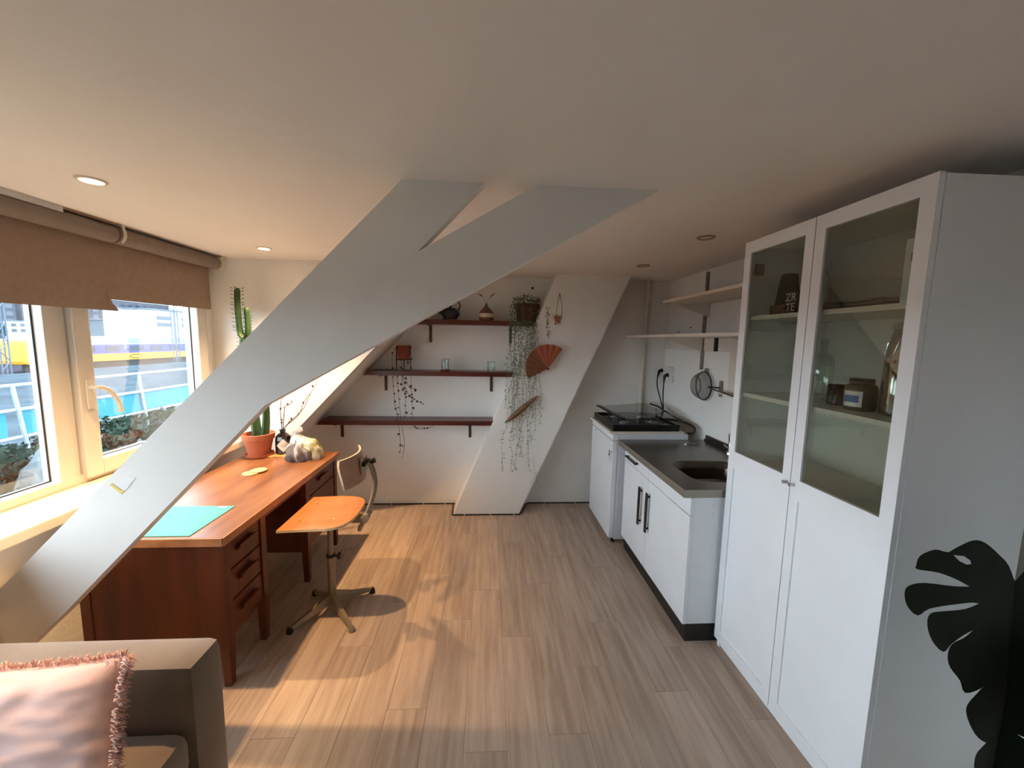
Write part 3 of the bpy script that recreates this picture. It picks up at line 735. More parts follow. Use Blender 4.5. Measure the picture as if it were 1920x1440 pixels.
for q in vines:
    p = bez(q, 9)
    MB().tube(p, 0.0018, 5).build('vine', 'heart_stem', hv)
    for i in range(8, len(p), 3):
        if random.random() < 0.35: continue
        hb.ball(p[i] + Vector((random.uniform(-.012, .012), random.uniform(-.006, 0), random.uniform(-.005, .005))), random.uniform(.006, .0115), 5, sq=(1, .35, .9))
lvs = hb.build('leaves', 'heart_leaf', hv, smooth=True); lvs['kind'] = 'stuff'
fs_ = thing('vine_sprig', (-0.62, 3.585, 0.74), 'short loose vine sprig stuck on the wall under the lowest shelf', 'vine')
p = bez([(-0.70, 3.582, 0.79), (-0.665, 3.582, 0.735), (-0.60, 3.582, 0.73), (-0.55, 3.582, 0.735), (-0.505, 3.582, 0.765)], 5)
MB().tube(p, 0.0016, 5).build('stalk', 'heart_stem', fs_)
for i in (0, 4, 6, 11, 14): MB().ball(p[i] + Vector((0, -.003, .006)), .009, 5, sq=(1, .3, .8)).build('leaf', 'heart_leaf', fs_)

# trailing plant in the big pot
px_, py_ = 0.328, 3.462
tp_ = thing('trailing_plant', (px_, py_, Z1), 'big brown pot of long trailing fine-leaved vines on the highest shelf', 'plant')
MB().lathe((px_, py_, Z1), [(0.080, 0), (0.102, 0.11), (0.112, 0.112), (0.116, 0.15), (0.108, 0.151), (0.1, 0.13)], 30).build('pot', 'pot_dark', tp_, smooth=True)
MB().lathe((px_, py_, Z1 + 0.13), [(0.1, -0.004), (0.1, 0), (0.001, 0.012)], 20).build('soil', 'soil', tp_)
leafs, stems = MB(), MB()
def leaf(mb, c, s):
    a, b_ = random.uniform(0, 2 * PI), random.uniform(-.9, .7)
    dv = Vector((math.cos(a) * math.cos(b_), -abs(math.sin(a)) * math.cos(b_) * .6, math.sin(b_))) * s
    w = Vector((-dv.z, 0, dv.x)).normalized() * s * .30
    mb.add([c, c + dv * .5 + w, c + dv, c + dv * .5 - w + Vector((0, .002, 0)), c + dv * .5 + Vector((0, -.002, 0))], [(0, 1, 4), (1, 2, 4), (2, 3, 4), (3, 0, 4)])
for k in range(26):
    u = (k + random.random()) / 26
    x0 = 0.175 + 0.235 * u
    xe = 0.14 + 0.33 * u + random.uniform(-.03, .03)
    zend = random.choice((0.42, 0.46, 0.5, 0.55, 0.62, 0.7, 0.85, 1.0, 1.2)) + random.uniform(-.05, .05)
    yv = 3.33 - random.uniform(0, .022)
    q = [(x0, 3.372, Z1 - .004), (x0, yv, Z1 - .05)]
    if k % 6 == 0: q = [(px_ - .095, py_ - .07, Z1 + .15), (x0, 3.36, Z1 + .12)] + q[1:]
    z = Z1 - .05
    while z > zend + .12:
        z -= .14; f_ = (Z1 - z) / (Z1 - .45)
        q.append((x0 + (xe - x0) * f_ + random.uniform(-.02, .02), yv - .006 * (k % 3), z))
    p = bez(q, 7)
    stems.tube(p, 0.0011, 4)
    for i in range(1, len(p)):
        pr_ = (.95 if p[i].z > 1.25 else .55 if p[i].z > .8 else .72)
        for _ in range(4):
            if random.random() < pr_ * .46:
                leaf(leafs, p[i] + Vector((random.uniform(-.016, .016), random.uniform(-.010, .004), random.uniform(-.012, .012))), random.uniform(.009, .018))
for k in range(150):
    a, rr = random.uniform(0, 2 * PI), random.uniform(.02, .13)
    c0 = Vector((min(px_ + rr * math.cos(a), .43), py_ + max(-.05, rr * math.sin(a) * .7), Z1 + .155 + random.uniform(0, .085) * (1.2 - rr * 6 if rr < .1 else .6)))
    leaf(leafs, c0, random.uniform(.014, .026))
for k in range(70):
    leaf(leafs, Vector((random.uniform(.185, .225), 3.36 + random.uniform(-.02, .02), Z1 + random.uniform(-.02, .15))), random.uniform(.012, .022))
for zc, xc in ((1.82, .50), (1.76, .49), (1.70, .50), (1.62, .505)):
    for _ in range(9): leaf(leafs, Vector((xc + random.uniform(-.015, .015), 3.335, zc + random.uniform(-.03, .03))), random.uniform(.012, .02))
stems.tube(bez([(.42, 3.40, Z1 + .16), (.49, 3.338, Z1 + .11), (.495, 3.338, Z1 - .02), (.51, 3.338, Z1 - .16)], 8), .0013, 4)
stems.tube(bez([(.40, 3.338, .52), (.42, 3.338, .40), (.39, 3.338, .29)], 5), .001, 4); stems.tube(bez([(.42, 3.338, .40), (.45, 3.338, .30), (.48, 3.338, .26)], 5), .001, 4)
stems.build('vines', 'vine_stem', tp_)['kind'] = 'stuff'
leafs.build('leaves', 'vine_leaf', tp_)['kind'] = 'stuff'

# ornaments on the pillar
fa = thing('hand_fan', (0.45, 3.34, 1.24), 'reddish brown folding hand fan hung open on the leaning pillar', 'fan')
ax, az, R1 = 0.505, 1.325, 0.215
a0, a1 = math.radians(55), math.radians(207)
nr = 18
for k in range(nr):
    b0, b1 = a0 + (a1 - a0) * k / nr, a0 + (a1 - a0) * (k + 1) / nr
    def rr(a):
        return 0.205 if a < math.radians(120) else 0.205 - 0.012 * (a - math.radians(120))
    vs = []
    for yy in (3.292, 3.295):
        vs += [(ax + .02 * math.cos(b0), yy - .003 * (k % 2), az + .02 * math.sin(b0)), (ax + rr(b0) * math.cos(b0), yy - .006 * (k % 2), az + rr(b0) * math.sin(b0)),
               (ax + rr(b1) * math.cos(b1), yy - .006 * ((k + 1) % 2), az + rr(b1) * math.sin(b1)), (ax + .02 * math.cos(b1), yy - .003 * ((k + 1) % 2), az + .02 * math.sin(b1))]
    MB().add(vs, [(0, 1, 2, 3), (7, 6, 5, 4), (0, 4, 5, 1), (1, 5, 6, 2), (2, 6, 7, 3), (3, 7, 4, 0)]).build('fold', 'fan_red' if k < 9 else 'fan_dark', fa)
MB().cyl((ax, 3.346, az), (ax, 3.284, az), 0.012, n=14).build('pivot', 'fan_dark', fa)
st_ = MB(); p0, p1 = Vector((0.144, 3.30, 0.846)), Vector((0.428, 3.30, 1.090))
dv = (p1 - p0); nrm = Vector((-dv.z, 0, dv.x)).normalized()
prof = [(0, .001), (.12, .015), (.3, .024), (.55, .025), (.8, .017), (.93, .012), (1, .001)]
up_ = [p0 + dv * tt + nrm * w for tt, w in prof]; dn_ = [p0 + dv * tt - nrm * w for tt, w in prof]
n = len(prof)
vs = [q + Vector((0, .012, 0)) for q in up_ + dn_] + [q + Vector((0, -.003, 0)) for q in up_ + dn_] + [p0 + dv * tt + Vector((0, -.014, 0)) for tt, w in prof]
fs = [(i, i + 1, n + i + 1, n + i) for i in range(n - 1)] + [(2 * n + i, 2 * n + i + 1, i + 1, i) for i in range(n - 1)] + [(3 * n + i, 3 * n + i + 1, n + i + 1, n + i) for i in range(n - 1)] + [(2 * n + i, 2 * n + i + 1, 4 * n + i + 1, 4 * n + i) for i in range(n - 1)] + [(3 * n + i, 3 * n + i + 1, 4 * n + i + 1, 4 * n + i) for i in range(n - 1)]
st_.add(vs, fs).build('wooden_shuttle', 'stick_wood', label='pointed dark wooden stick hung slanting on the pillar', cat='ornament')
ng = thing('dried_garland', (0.597, 3.342, 1.70), 'dried flower bundle hanging on a looped string on the pillar', 'ornament')
MB().cyl((0.594, 3.347, 1.955), (0.594, 3.33, 1.957), 0.004, n=8).build('nail', 'black_metal', ng)
MB().tube(bez([(0.594, 3.336, 1.955), (0.575, 3.34, 1.86), (0.572, 3.34, 1.79), (0.585, 3.34, 1.73)], 5) , .0022, 5).tube(bez([(0.594, 3.336, 1.955), (0.615, 3.34, 1.88), (0.618, 3.34, 1.80), (0.605, 3.34, 1.74)], 5), .0022, 5).build('string', 'dry_stem', ng)
for k in range(14):
    MB().ball((0.592 + random.uniform(-.035, .022), 3.335, 1.735 + random.uniform(-.03, .035)), random.uniform(.007, .013), 5, sq=(1, .7, 1)).build('flower_head', 'dried_flower', ng)
MB().cyl((0.386, YB, 2.028), (0.386, YB - .02, 2.03), 0.006, n=8).lathe((0.386, YB - .021, 2.03), [(.010, -.008), (.011, 0), (.008, .008)], 10).build('wall_hook', 'black_metal', label='small dark hook in the wall above the trailing plant', cat='hook')

# cable along the skirting
cb = thing('floor_cable', (0, 3.55, 0), 'thin black cable clipped along the foot of the back wall', 'cable')
pth = [(-1.70, 3.582, .006), (-0.9, 3.582, .006), (-0.355, 3.582, .006), (-0.325, 3.565, .006), (-0.312, 3.40, .006), (-0.305, 3.34, .006), (-0.25, 3.338, .006), (0.0, 3.338, .006), (0.26, 3.338, .006), (0.295, 3.345, .006), (0.345, 3.47, .006), (0.385, 3.572, .006), (0.46, 3.582, .006), (0.95, 3.582, .006), (1.5, 3.582, .006)]
MB().tube(bez(pth, 6), 0.006, 8).build('sheath', 'black_plastic', cb, smooth=True)
for x, y in ((-1.3, 3.58), (-0.9, 3.58), (-0.6, 3.58), (-0.4, 3.58), (-0.2, 3.338), (0.03, 3.338), (0.24, 3.338), (0.55, 3.58), (0.85, 3.58)):
    MB().box(x - .004, x + .004, y - .009, y + .009, 0.0, .0145, ch=.001).build('clip', 'socket_white', cb)
MB().tube(bez([(1.437, 3.566, 0.0), (1.437, 3.566, 0.7), (1.442, 3.566, 1.4), (1.455, 3.566, CEIL)], 6), 0.019, 14).build('heating_pipe', 'pipe_paint', smooth=True, label='thin white painted pipe running up the corner behind the cooker', cat='pipe')

# ------------------------------------------------------------------ kitchen unit
k = thing('kitchen_unit', (1.33, 2.29, 0), 'white kitchen base cabinet with black bar handles', 'cabinet')
MB().box(1.04, 1.64, 1.822, 1.838, 0.105, 0.79).build('side_panel', 'kitchen_white', k)
MB().box(1.04, 1.64, 2.749, 2.765, 0.105, 0.79).build('side_panel', 'kitchen_white', k)
MB().box(1.04, 1.64, 1.838, 2.749, 0.105, 0.121).build('bottom_panel', 'kitchen_white', k)
MB().box(1.632, 1.64, 1.838, 2.749, 0.121, 0.79).build('back_panel', 'kitchen_white', k)
MB().box(1.045, 1.62, 1.83, 2.765, 0.0, 0.105).build('kickplate', 'plinth_dark', k)
def bar(parent, y0, y1, z0, z1):
    return MB().box(0.994, 1.004, y0, y1, z0, z1, ch=0.0015).box(1.003, 1.0205, (y0 + y1) / 2 - .004 if y1 - y0 < .03 else y0 + .01, (y0 + y1) / 2 + .004 if y1 - y0 < .03 else y0 + .02, z1 - .03 if z1 - z0 > .05 else z0 + .001, z1 - .02 if z1 - z0 > .05 else z1 - .001).box(1.003, 1.0205, (y0 + y1) / 2 - .004 if y1 - y0 < .03 else y1 - .02, (y0 + y1) / 2 + .004 if y1 - y0 < .03 else y1 - .01, z0 + .02 if z1 - z0 > .05 else z0 + .001, z0 + .03 if z1 - z0 > .05 else z1 - .001).build('handle', 'black_plastic', parent)
d1 = MB().box(1.02, 1.038, 2.334, 2.762, 0.106, 0.692, ch=0.002).build('door', 'kitchen_white', k); bar(d1, 2.405, 2.427, 0.36, 0.615)
d2 = MB().box(1.02, 1.038, 1.818, 2.330, 0.106, 0.692, ch=0.002).build('door', 'kitchen_white', k); bar(d2, 2.285, 2.307, 0.365, 0.622)
d3 = MB().box(1.02, 1.038, 2.334, 2.762, 0.696, 0.789, ch=0.002).build('drawer', 'kitchen_white', k); bar(d3, 2.50, 2.70, 0.735, 0.748)
MB().box(1.02, 1.038, 1.818, 2.330, 0.696, 0.789, ch=0.002).build('false_front', 'kitchen_white', k)
for z in (0.75, 0.70): MB().cyl((1.14, 1.8225, z), (1.14, 1.8205, z), 0.005, n=10).build('screw_cap', 'socket_white', k)

wt = thing('steel_worktop', (1.32, 2.31, 0.79), 'stainless steel worktop with a rounded sink bowl', 'worktop')
WX0, WX1, WYa, WYb, WT, WB = 0.982, 1.656, 1.815, 2.808, 0.833, 0.792
bx, by, hw, hh = 1.31, 2.105, 0.205, 0.185
N = 48; inner, outer = [], []
for i in range(N):
    a = 2 * PI * i / N; ca, sa = math.cos(a), math.sin(a); e = 0.45
    inner.append((bx + hw * math.copysign(abs(ca) ** e, ca), by + hh * math.copysign(abs(sa) ** e, sa)))
    s_ = min(((WX1 - bx) if ca > 0 else (bx - WX0)) / max(abs(ca), 1e-6), ((WYb - by) if sa > 0 else (by - WYa)) / max(abs(sa), 1e-6))
    outer.append([bx + ca * s_, by + sa * s_])
for cx_, cy_ in ((WX0, WYa), (WX1, WYa), (WX1, WYb), (WX0, WYb)):
    j = min(range(N), key=lambda i: (outer[i][0] - cx_) ** 2 + (outer[i][1] - cy_) ** 2); outer[j] = [cx_, cy_]
vs = [(x, y, WT) for x, y in outer] + [(x, y, WT) for x, y in inner]
MB().add(vs, [(i, (i + 1) % N, N + (i + 1) % N, N + i) for i in range(N)]).build('top_sheet', 'steel', wt)
MB().add([(x, y, WT) for x, y in outer] + [(x, y, WB) for x, y in outer], [(i, (i + 1) % N, N + (i + 1) % N, N + i) for i in range(N)]).build('rim_edge', 'steel_edge', wt)
lv = []
for q, z in ((1.0, 0), (0.97, -0.006), (0.93, -0.05), (0.88, -0.11), (0.75, -0.132), (0.3, -0.138), (0.06, -0.14)):
    lv.append([(bx + (x - bx) * q, by + (y - by) * q, WT + z) for x, y in inner])
MB().add([p for l in lv for p in l], [(j * N + i, j * N + (i + 1) % N, (j + 1) * N + (i + 1) % N, (j + 1) * N + i) for j in range(len(lv) - 1) for i in range(N)]).build('sink_bowl', 'steel_basin', wt, smooth=True)
MB().lathe((bx, by, WT - 0.14), [(0.034, 0.002), (0.03, 0.004), (0.02, 0.001), (0.001, 0.0)], 20, cap0=False).build('drain', 'chrome', wt, smooth=True)
MB().box(1.638, 1.657, 1.9, 2.80, WT, WT + 0.012).box(1.642, 1.657, 2.0, 2.79, WT + 0.012, WT + 0.042).build('upstand', 'steel', wt)
fc = thing('sink_tap', (1.60, 2.44, WT), 'curved chrome tap rising behind the sink bowl', 'tap')
MB().lathe((1.605, 2.43, WT), [(0.024, 0), (0.022, 0.012), (0.014, 0.018), (0.014, 0.05)], 20).build('base', 'chrome', fc, smooth=True)
MB().tube(bez([(1.605, 2.43, WT + .05), (1.605, 2.435, WT + .1), (1.585, 2.41, WT + .145), (1.54, 2.33, WT + .15), (1.50, 2.26, WT + .11)], 6), 0.010, 12).build('spout', 'chrome', fc, smooth=True)
MB().tube([(1.605, 2.44, WT + .03), (1.60, 2.49, WT + .045)], 0.006, 10).build('lever', 'chrome', fc, smooth=True)
sp = thing('sink_plug', (1.46, 2.68, WT), 'small metal sink plug with chain on the worktop', 'plug')
MB().lathe((1.45, 2.70, WT + .0005), [(0.022, 0), (0.022, 0.004), (0.012, 0.007), (0.006, 0.012), (0.001, 0.013)], 18).build('stopper', 'chrome', sp, smooth=True)
MB().tube(bez([(1.45, 2.70, WT + .010), (1.465, 2.685, WT + .004), (1.48, 2.665, WT + .004), (1.50, 2.66, WT + .004), (1.49, 2.64, WT + .004)], 5), 0.003, 6).build('chain', 'chrome', sp)

# fridge, board, hob
fr = thing('small_fridge', (1.24, 3.11, 0), 'white undercounter fridge in the corner with an energy sticker', 'fridge')
MB().box(0.985, 1.53, 2.828, 3.40, 0.03, 0.866, ch=0.006).build('body', 'fridge_side', fr)
MB().box(0.94, 0.984, 2.826, 3.402, 0.045, 0.815, ch=0.008).build('door', 'fridge_white', fr)
MB().box(0.942, 0.984, 2.826, 3.402, 0.820, 0.866, ch=0.006).build('top_panel', 'fridge_white', fr)
for x in (0.99, 1.49):
    for y in (2.86, 3.37): MB().cyl((x, y, 0), (x, y, 0.03), 0.016, n=12).build('foot', 'black_plastic', fr)
place = Matrix(((0, 0, -1, 0.9395), (-1, 0, 0, 2.885), (0, 1, 0, 0.70), (0, 0, 0, 1)))
text_part('A', 0.09, 'ink_black', fr, place)
place = Matrix(((0, 0, -1, 0.9395), (-1, 0, 0, 2.850), (0, 1, 0, 0.722), (0, 0, 0, 1)))
text_part('+', 0.05, 'ink_black', fr, place)
MB().box(0.9392, 0.9400, 2.83, 2.835, 0.655, 0.74).box(0.9392, 0.9400, 2.835, 2.925, 0.655, 0.657).build('sticker_frame', 'grey_ink', fr)
MB().box(0.9394, 0.9402, 3.27, 3.30, 0.795, 0.80).build('badge', 'grey_ink', fr)
MB().box(0.925, 1.50, 2.838, 3.42, 0.8665, 0.884, ch=0.002).build('white_board', 'shelf_white', label='thick white board lying on the fridge under the gas hob', cat='board')
h = thing('gas_hob', (1.21, 3.12, 0.8845), 'black tabletop gas hob with glass lid on the fridge', 'hob')
HX0, HX1, HY0, HY1, HZ = 0.95, 1.47, 2.855, 3.385, 0.8845
MB().box(HX0, HX1, HY0, HY1, HZ, HZ + 0.032, ch=0.004).build('body', 'hob_black', h)
MB().box(HX0, HX0 + .014, HY0, HY1, HZ + .032, HZ + .05).box(HX1 - .014, HX1, HY0, HY1, HZ + .032, HZ + .05).box(HX0 + .014, HX1 - .014, HY0, HY0 + .014, HZ + .032, HZ + .05).box(HX0 + .014, HX1 - .014, HY1 - .014, HY1, HZ + .032, HZ + .05).build('rim', 'black_metal', h)
for bx_ in (1.09, 1.32):
    for by_ in (3.03, 3.25):
        b_ = MB().lathe((bx_, by_, HZ + .032), [(0.045, 0), (0.045, 0.008), (0.03, 0.012), (0.03, 0.018), (0.001, 0.019)], 22).build('burner', 'aluminium', h, smooth=True)
        gt = MB()
        for a in range(4):
            an = PI / 4 + a * PI / 2
            gt.tube([(bx_ + .03 * math.cos(an), by_ + .03 * math.sin(an), HZ + .056), (bx_ + .1 * math.cos(an), by_ + .1 * math.sin(an), HZ + .056), (bx_ + .1 * math.cos(an), by_ + .1 * math.sin(an), HZ + .032)], .005, 6)
        gt.tube([(bx_ + .03 * math.cos(2 * PI * i_ / 16), by_ + .03 * math.sin(2 * PI * i_ / 16), HZ + .056) for i_ in range(17)], .004, 6)
        gt.build('pan_support', 'cast_iron', h)
for i in range(4):
    MB().cyl((1.09 + i * 0.075, 2.915, HZ + .032), (1.09 + i * 0.075, 2.915, HZ + .054), 0.019, 0.016, n=18).build('knob', 'black_plastic', h, smooth=True)
L0, L1 = Vector((0.965, 3.385, 0.990)), Vector((1.05, 2.965, 0.955))
dl = (L1 - L0)
lidv = Vector((0.40, 0.02, 0.03))
st_ = MB(); w_ = Vector((0.035, 0, -0.004)); th_ = Vector((0, 0, 0.012))
vs = [L0, L1, L1 + w_, L0 + w_]; st_.add(vs + [q + th_ for q in vs], [(3, 2, 1, 0), (4, 5, 6, 7)] + [(i, (i + 1) % 4, 4 + (i + 1) % 4, 4 + i) for i in range(4)])
ldo = st_.build('lid_profile', 'black_metal', h)
vs = [L0 + w_, L1 + w_, L1 + w_ + lidv, L0 + w_ + lidv]; vs = vs + [q + Vector((0, 0, .004)) for q in vs]
MB().add(vs, [(3, 2, 1, 0), (4, 5, 6, 7)] + [(i, (i + 1) % 4, 4 + (i + 1) % 4, 4 + i) for i in range(4)]).build('lid_glass', 'lid_glass', ldo)

# sockets and cables
so = thing('wall_socket', (1.645, 3.47, 1.24), 'white double wall socket above the hob', 'socket')
MB().box(1.63, 1.66, 3.39, 3.60 - .012, 1.262, 1.345, ch=0.005).build('upper_box', 'socket_white', so)
MB().box(1.64, 1.66, 3.375, 3.455, 1.205, 1.265, ch=0.004).build('lower_box', 'socket_white', so)
for y in (3.53, 3.50): MB().cyl((1.631, y, 1.30), (1.6292, y, 1.30), 0.004, n=8).build('pin_hole', 'ink_black', so)
cables = [((1.63, 3.56, 1.305), [(1.60, 3.56, 1.30), (1.592, 3.57, 1.24), (1.592, 3.565, 1.15), (1.60, 3.50, 1.04), (1.60, 3.44, 0.96), (1.59, 3.40, 0.935), (1.50, 3.34, 0.925), (1.477, 3.33, 0.921)], 'black power lead hanging in a curve from the socket'),
          ((1.63, 3.44, 1.272), [(1.60, 3.44, 1.255), (1.595, 3.44, 1.20), (1.595, 3.44, 1.08), (1.595, 3.42, 0.96), (1.56, 3.36, 0.92), (1.51, 3.30, 0.905), (1.478, 3.29, 0.905)], 'black power lead hanging straight from the socket')]
for pl_, pth, lab_ in cables:
    r = thing('power_lead', pl_, lab_, 'cable', 'power leads at the wall socket')
    MB().tube(bez(pth, 7), 0.0055, 8).build('cord', 'black_plastic', r, smooth=True)
    MB().cyl(pl_, (pl_[0] - .032, pl_[1], pl_[2] - .008), 0.019, 0.013, n=14).cyl((pl_[0] - .03, pl_[1], pl_[2] - .008), pth[1], 0.013, 0.007, n=10).build('plug', 'black_plastic', r, smooth=True)
r = thing('gas_hose', (1.53, 2.95, 0.84), 'black gas hose looping behind the hob', 'hose')
MB().tube(bez([(1.482, 3.20, 0.915), (1.52, 3.05, 0.935), (1.575, 2.96, 0.93), (1.60, 2.89, 0.915), (1.59, 2.855, 0.89), (1.56, 2.835, 0.878), (1.525, 2.83, 0.877)], 7), 0.009, 10).build('tube', 'black_plastic', r, smooth=True)
MB().tube(bez([(1.53, 3.56, 0.985), (1.565, 3.46, 0.975), (1.58, 3.36, 0.955), (1.585, 3.2, 0.938), (1.57, 3.02, 0.935)], 6), 0.008, 8).build('spare_tube', 'black_plastic', r, smooth=True)

# white wall shelves over the worktop
s = thing('kitchen_shelf', (1.46, 2.71, 1.60), 'long low white shelf above the hob and worktop', 'shelf', 'white shelves over the worktop')
MB().box(1.262, 1.64, 1.86, 3.544, 1.602, 1.622, ch=0.002).build('board', 'shelf_white', s)
for y in (2.10, 2.93): MB().prism([(1.642, 1.50), (1.642, 1.602), (1.35, 1.602), (1.35, 1.594)], 'y', y - .002, y + .002).build('bracket', 'shelf_white', s)
MB().box(1.50, 1.512, 2.50, 2.53, 1.51, 1.60).build('hook', 'black_metal', s)
s = thing('kitchen_shelf', (1.48, 2.40, 1.85), 'short upper white shelf just under the ceiling', 'shelf', 'white shelves over the worktop')
MB().box(1.303, 1.64, 1.86, 2.905, 1.856, 1.876, ch=0.002).build('board', 'shelf_white', s)
for y in (2.10, 2.885): MB().prism([(1.656, 1.76), (1.656, 1.856), (1.40, 1.856), (1.40, 1.848)], 'y', y - .002, y + .002).build('bracket', 'shelf_white', s)
s = thing('shelf_standard', (1.655, 2.93, 1.48), 'slotted metal shelf upright on the kitchen wall', 'rail')
MB().box(1.642, 1.66, 2.918, 2.942, 1.36, 2.10).build('channel', 'steel_strip', s)
for i in range(14): MB().box(1.6415, 1.6425, 2.926, 2.934, 1.40 + i * .05, 1.412 + i * .05).build('slot', 'ink_black', s)
MB().box(1.648, 1.66, 2.0, 2.912, 1.505, 1.60, ch=.002).box(1.648, 1.66, 2.948, 3.588, 1.505, 1.60, ch=.002).build('backing_board', 'shelf_white', label='flat white board fixed to the wall under the long kitchen shelf', cat='board')
MB().box(1.645, 1.66, 2.30, 2.575, 1.20, 1.50, ch=.003).build('wall_panel', 'shelf_white', label='white panel on the wall between sieve and glass cabinet', cat='panel')
for y, z, q_ in ((3.35, 1.66, 'near the corner pipe'), (3.15, 1.69, 'near the metal upright')): MB().cyl((1.66, y, z), (1.656, y, z), 0.006, n=8).build('screw_anchor', 'black_metal', label='tiny dark screw anchor above the long kitchen shelf, ' + q_, cat='screw', group='screw anchors above the kitchen shelf')

sv = thing('kitchen_sieve', (1.60, 2.85, 1.24), 'round wire mesh sieve hung on the kitchen wall', 'sieve')
prof = [(0.105 * math.cos(a), -0.085 * math.sin(a)) for a in [PI / 2 * i / 8 for i in range(9)]]
bw = MB()
n = 28; vs = [(1.63 + zz, 2.85 + r_ * math.cos(2 * PI * k_ / n), 1.242 + r_ * math.sin(2 * PI * k_ / n)) for r_, zz in prof for k_ in range(n)]
bw.add(vs, [(i * n + k_, i * n + (k_ + 1) % n, (i + 1) * n + (k_ + 1) % n, (i + 1) * n + k_) for i in range(8) for k_ in range(n)])
bw.build('mesh_bowl', 'mesh_steel', sv, smooth=True)
MB().tube([(1.632, 2.85 + .107 * math.cos(2 * PI * k_ / 32), 1.242 + .107 * math.sin(2 * PI * k_ / 32)) for k_ in range(33)], .005, 8).tube([(1.63 - .06, 2.85 + .072 * math.cos(2 * PI * k_ / 32), 1.242 + .072 * math.sin(2 * PI * k_ / 32)) for k_ in range(33)], .0025, 6).build('rim', 'black_metal', sv)
MB().tube([(1.632, 2.745, 1.242), (1.60, 2.70, 1.24), (1.56, 2.36, 1.228)], .005, 8).build('handle', 'black_metal', sv)
MB().box(1.635, 1.66, 2.842, 2.858, 1.342, 1.375).build('hook', 'steel_strip', sv)
hk = thing('wall_clip', (1.65, 2.66, 1.18), 'small metal tool clip on the wall beside the sieve', 'clip')
MB().box(1.640, 1.66, 2.645, 2.665, 1.185, 1.30, ch=.003).build('plate', 'steel_strip', hk)
MB().cyl((1.645, 2.655, 1.25), (1.58, 2.70, 1.25), 0.005, n=8).build('peg', 'black_metal', hk)
MB().box(1.615, 1.645, 2.48, 2.64, 1.212, 1.226).build('arm', 'shelf_white', hk)

# ------------------------------------------------------------------ glass cabinet
w = thing('glass_cabinet', (1.40, 1.41, 0), 'tall white cabinet with two half-glazed doors', 'cabinet')
CY0, CY1, CX0, CX1, CZ = 1.018, 1.804, 1.207, 1.605, 2.022
MB().box(CX0, CX1, CY0, CY0 + .018, 0, CZ).build('side_panel', 'cab_white', w)
MB().box(CX0, CX1, CY1 - .018, CY1, 0, CZ).build('side_panel', 'cab_white', w)
MB().box(CX0, CX1, CY0 + .018, CY1 - .018, CZ - .02, CZ).build('top_panel', 'cab_white', w)
MB().box(CX1 - .006, CX1, CY0 + .018, CY1 - .018, 0.05, CZ - .02).build('back_panel', 'cab_inside', w)
MB().box(CX0 + .012, CX0 + .03, CY0 + .018, CY1 - .018, 0, 0.055).build('plinth', 'cab_white', w)
for z in (0.055, 0.36, 0.68, 0.975, 1.315, 1.672):
    MB().box(CX0 + .006, CX1 - .006, CY0 + .018, CY1 - .018, z, z + .018).build('shelf', 'cab_inside', w)
MB().cyl((CX1 - .05, CY1 - .018, 1.90), (CX1 - .05, CY1 - .03, 1.90), .018, n=14).build('hinge_cup', 'spot_dark', w)
MB().box(CX0 + .02, CX0 + .06, CY1 - .03, CY1 - .018, 1.88, 1.93).build('hinge', 'black_metal', w)
for ya, yb, kn_y in ((1.411, 1.803, 1.425), (1.019, 1.407, 1.391)):
    g = 0.042
    dm = MB()
    za, zb, zg0, zg1 = 0.05, 2.026, 1.045, 1.974
    x0, x1 = 1.187, 1.2055
    dm.box(x0, x1, ya, ya + g, za, zb).box(x0, x1, yb - g, yb, za, zb).box(x0, x1, ya + g, yb - g, zg1, zb).box(x0, x1, ya + g, yb - g, 0.965, zg0).box(x0, x1, ya + g, yb - g, za, 0.105)
    dr = dm.build('door', 'cab_white', w)
    MB().box(x0 + .007, x1 - .002, ya + g, yb - g, 0.105, 0.965).build('lower_panel', 'cab_white', dr)
    MB().box(x0 + .008, x0 + .012, ya + g, yb - g, zg0, zg1).build('pane', 'cabinet_glass', dr)
    MB().cyl((x0, kn_y, 1.022), (x0 - .012, kn_y, 1.022), 0.004, n=10).cyl((x0 - .008, kn_y, 1.022), (x0 - .018, kn_y, 1.022), 0.0075, n=14).build('knob', 'aluminium', dr, smooth=True)

# things behind the glass
SH1, SH2, SH0 = 1.6902, 1.3332, 0.9932
def tumbler(x, y, z, r0, r1, hgt, lab_, name='paper_cup', inv=True):
    r = thing(name, (x, y, z), lab_, 'cup', 'black cups in the glass cabinet')
    a, b_ = (r1, r0) if inv else (r0, r1)
    MB().lathe((x, y, z), [(a, 0), (a + .002, .004), (b_, hgt - .004), (b_ - .003, hgt)], 26).build('cup_body', 'mug_black', r, smooth=True)
    MB().lathe((x, y, z + hgt * .3), [(a + (b_ - a) * .3 + .001, 0), (a + (b_ - a) * .36 + .001, hgt * .06)], 26, cap0=False, cap1=False).build('band', 'tray_grey', r, smooth=True)
    return r
MB().box(1.30, 1.40, 1.67, 1.765, SH1, SH1 + .05, ch=.004).build('wooden_box', 'stick_wood', label='small brown wooden box under the upturned black cup', cat='box')
tumbler(1.345, 1.715, SH1 + .0505, 0.032, 0.046, 0.135, 'black upturned cup standing on a small wooden box')
cf = thing('coffee_pack', (1.32, 1.62, SH1), 'black packet with white lettering beside the upturned cup', 'packet')
MB().box(1.285, 1.345, 1.585, 1.655, SH1, SH1 + .10, ch=.006).build('packet_body', 'mug_black', cf)
for txt, z in (('ZR', .072), ('TE', .030)):
    text_part(txt, .048, 'paper_label', cf, Matrix(((0, 0, -1, 1.2845), (-1, 0, 0, 1.62), (0, 1, 0, SH1 + z), (0, 0, 0, 1))))
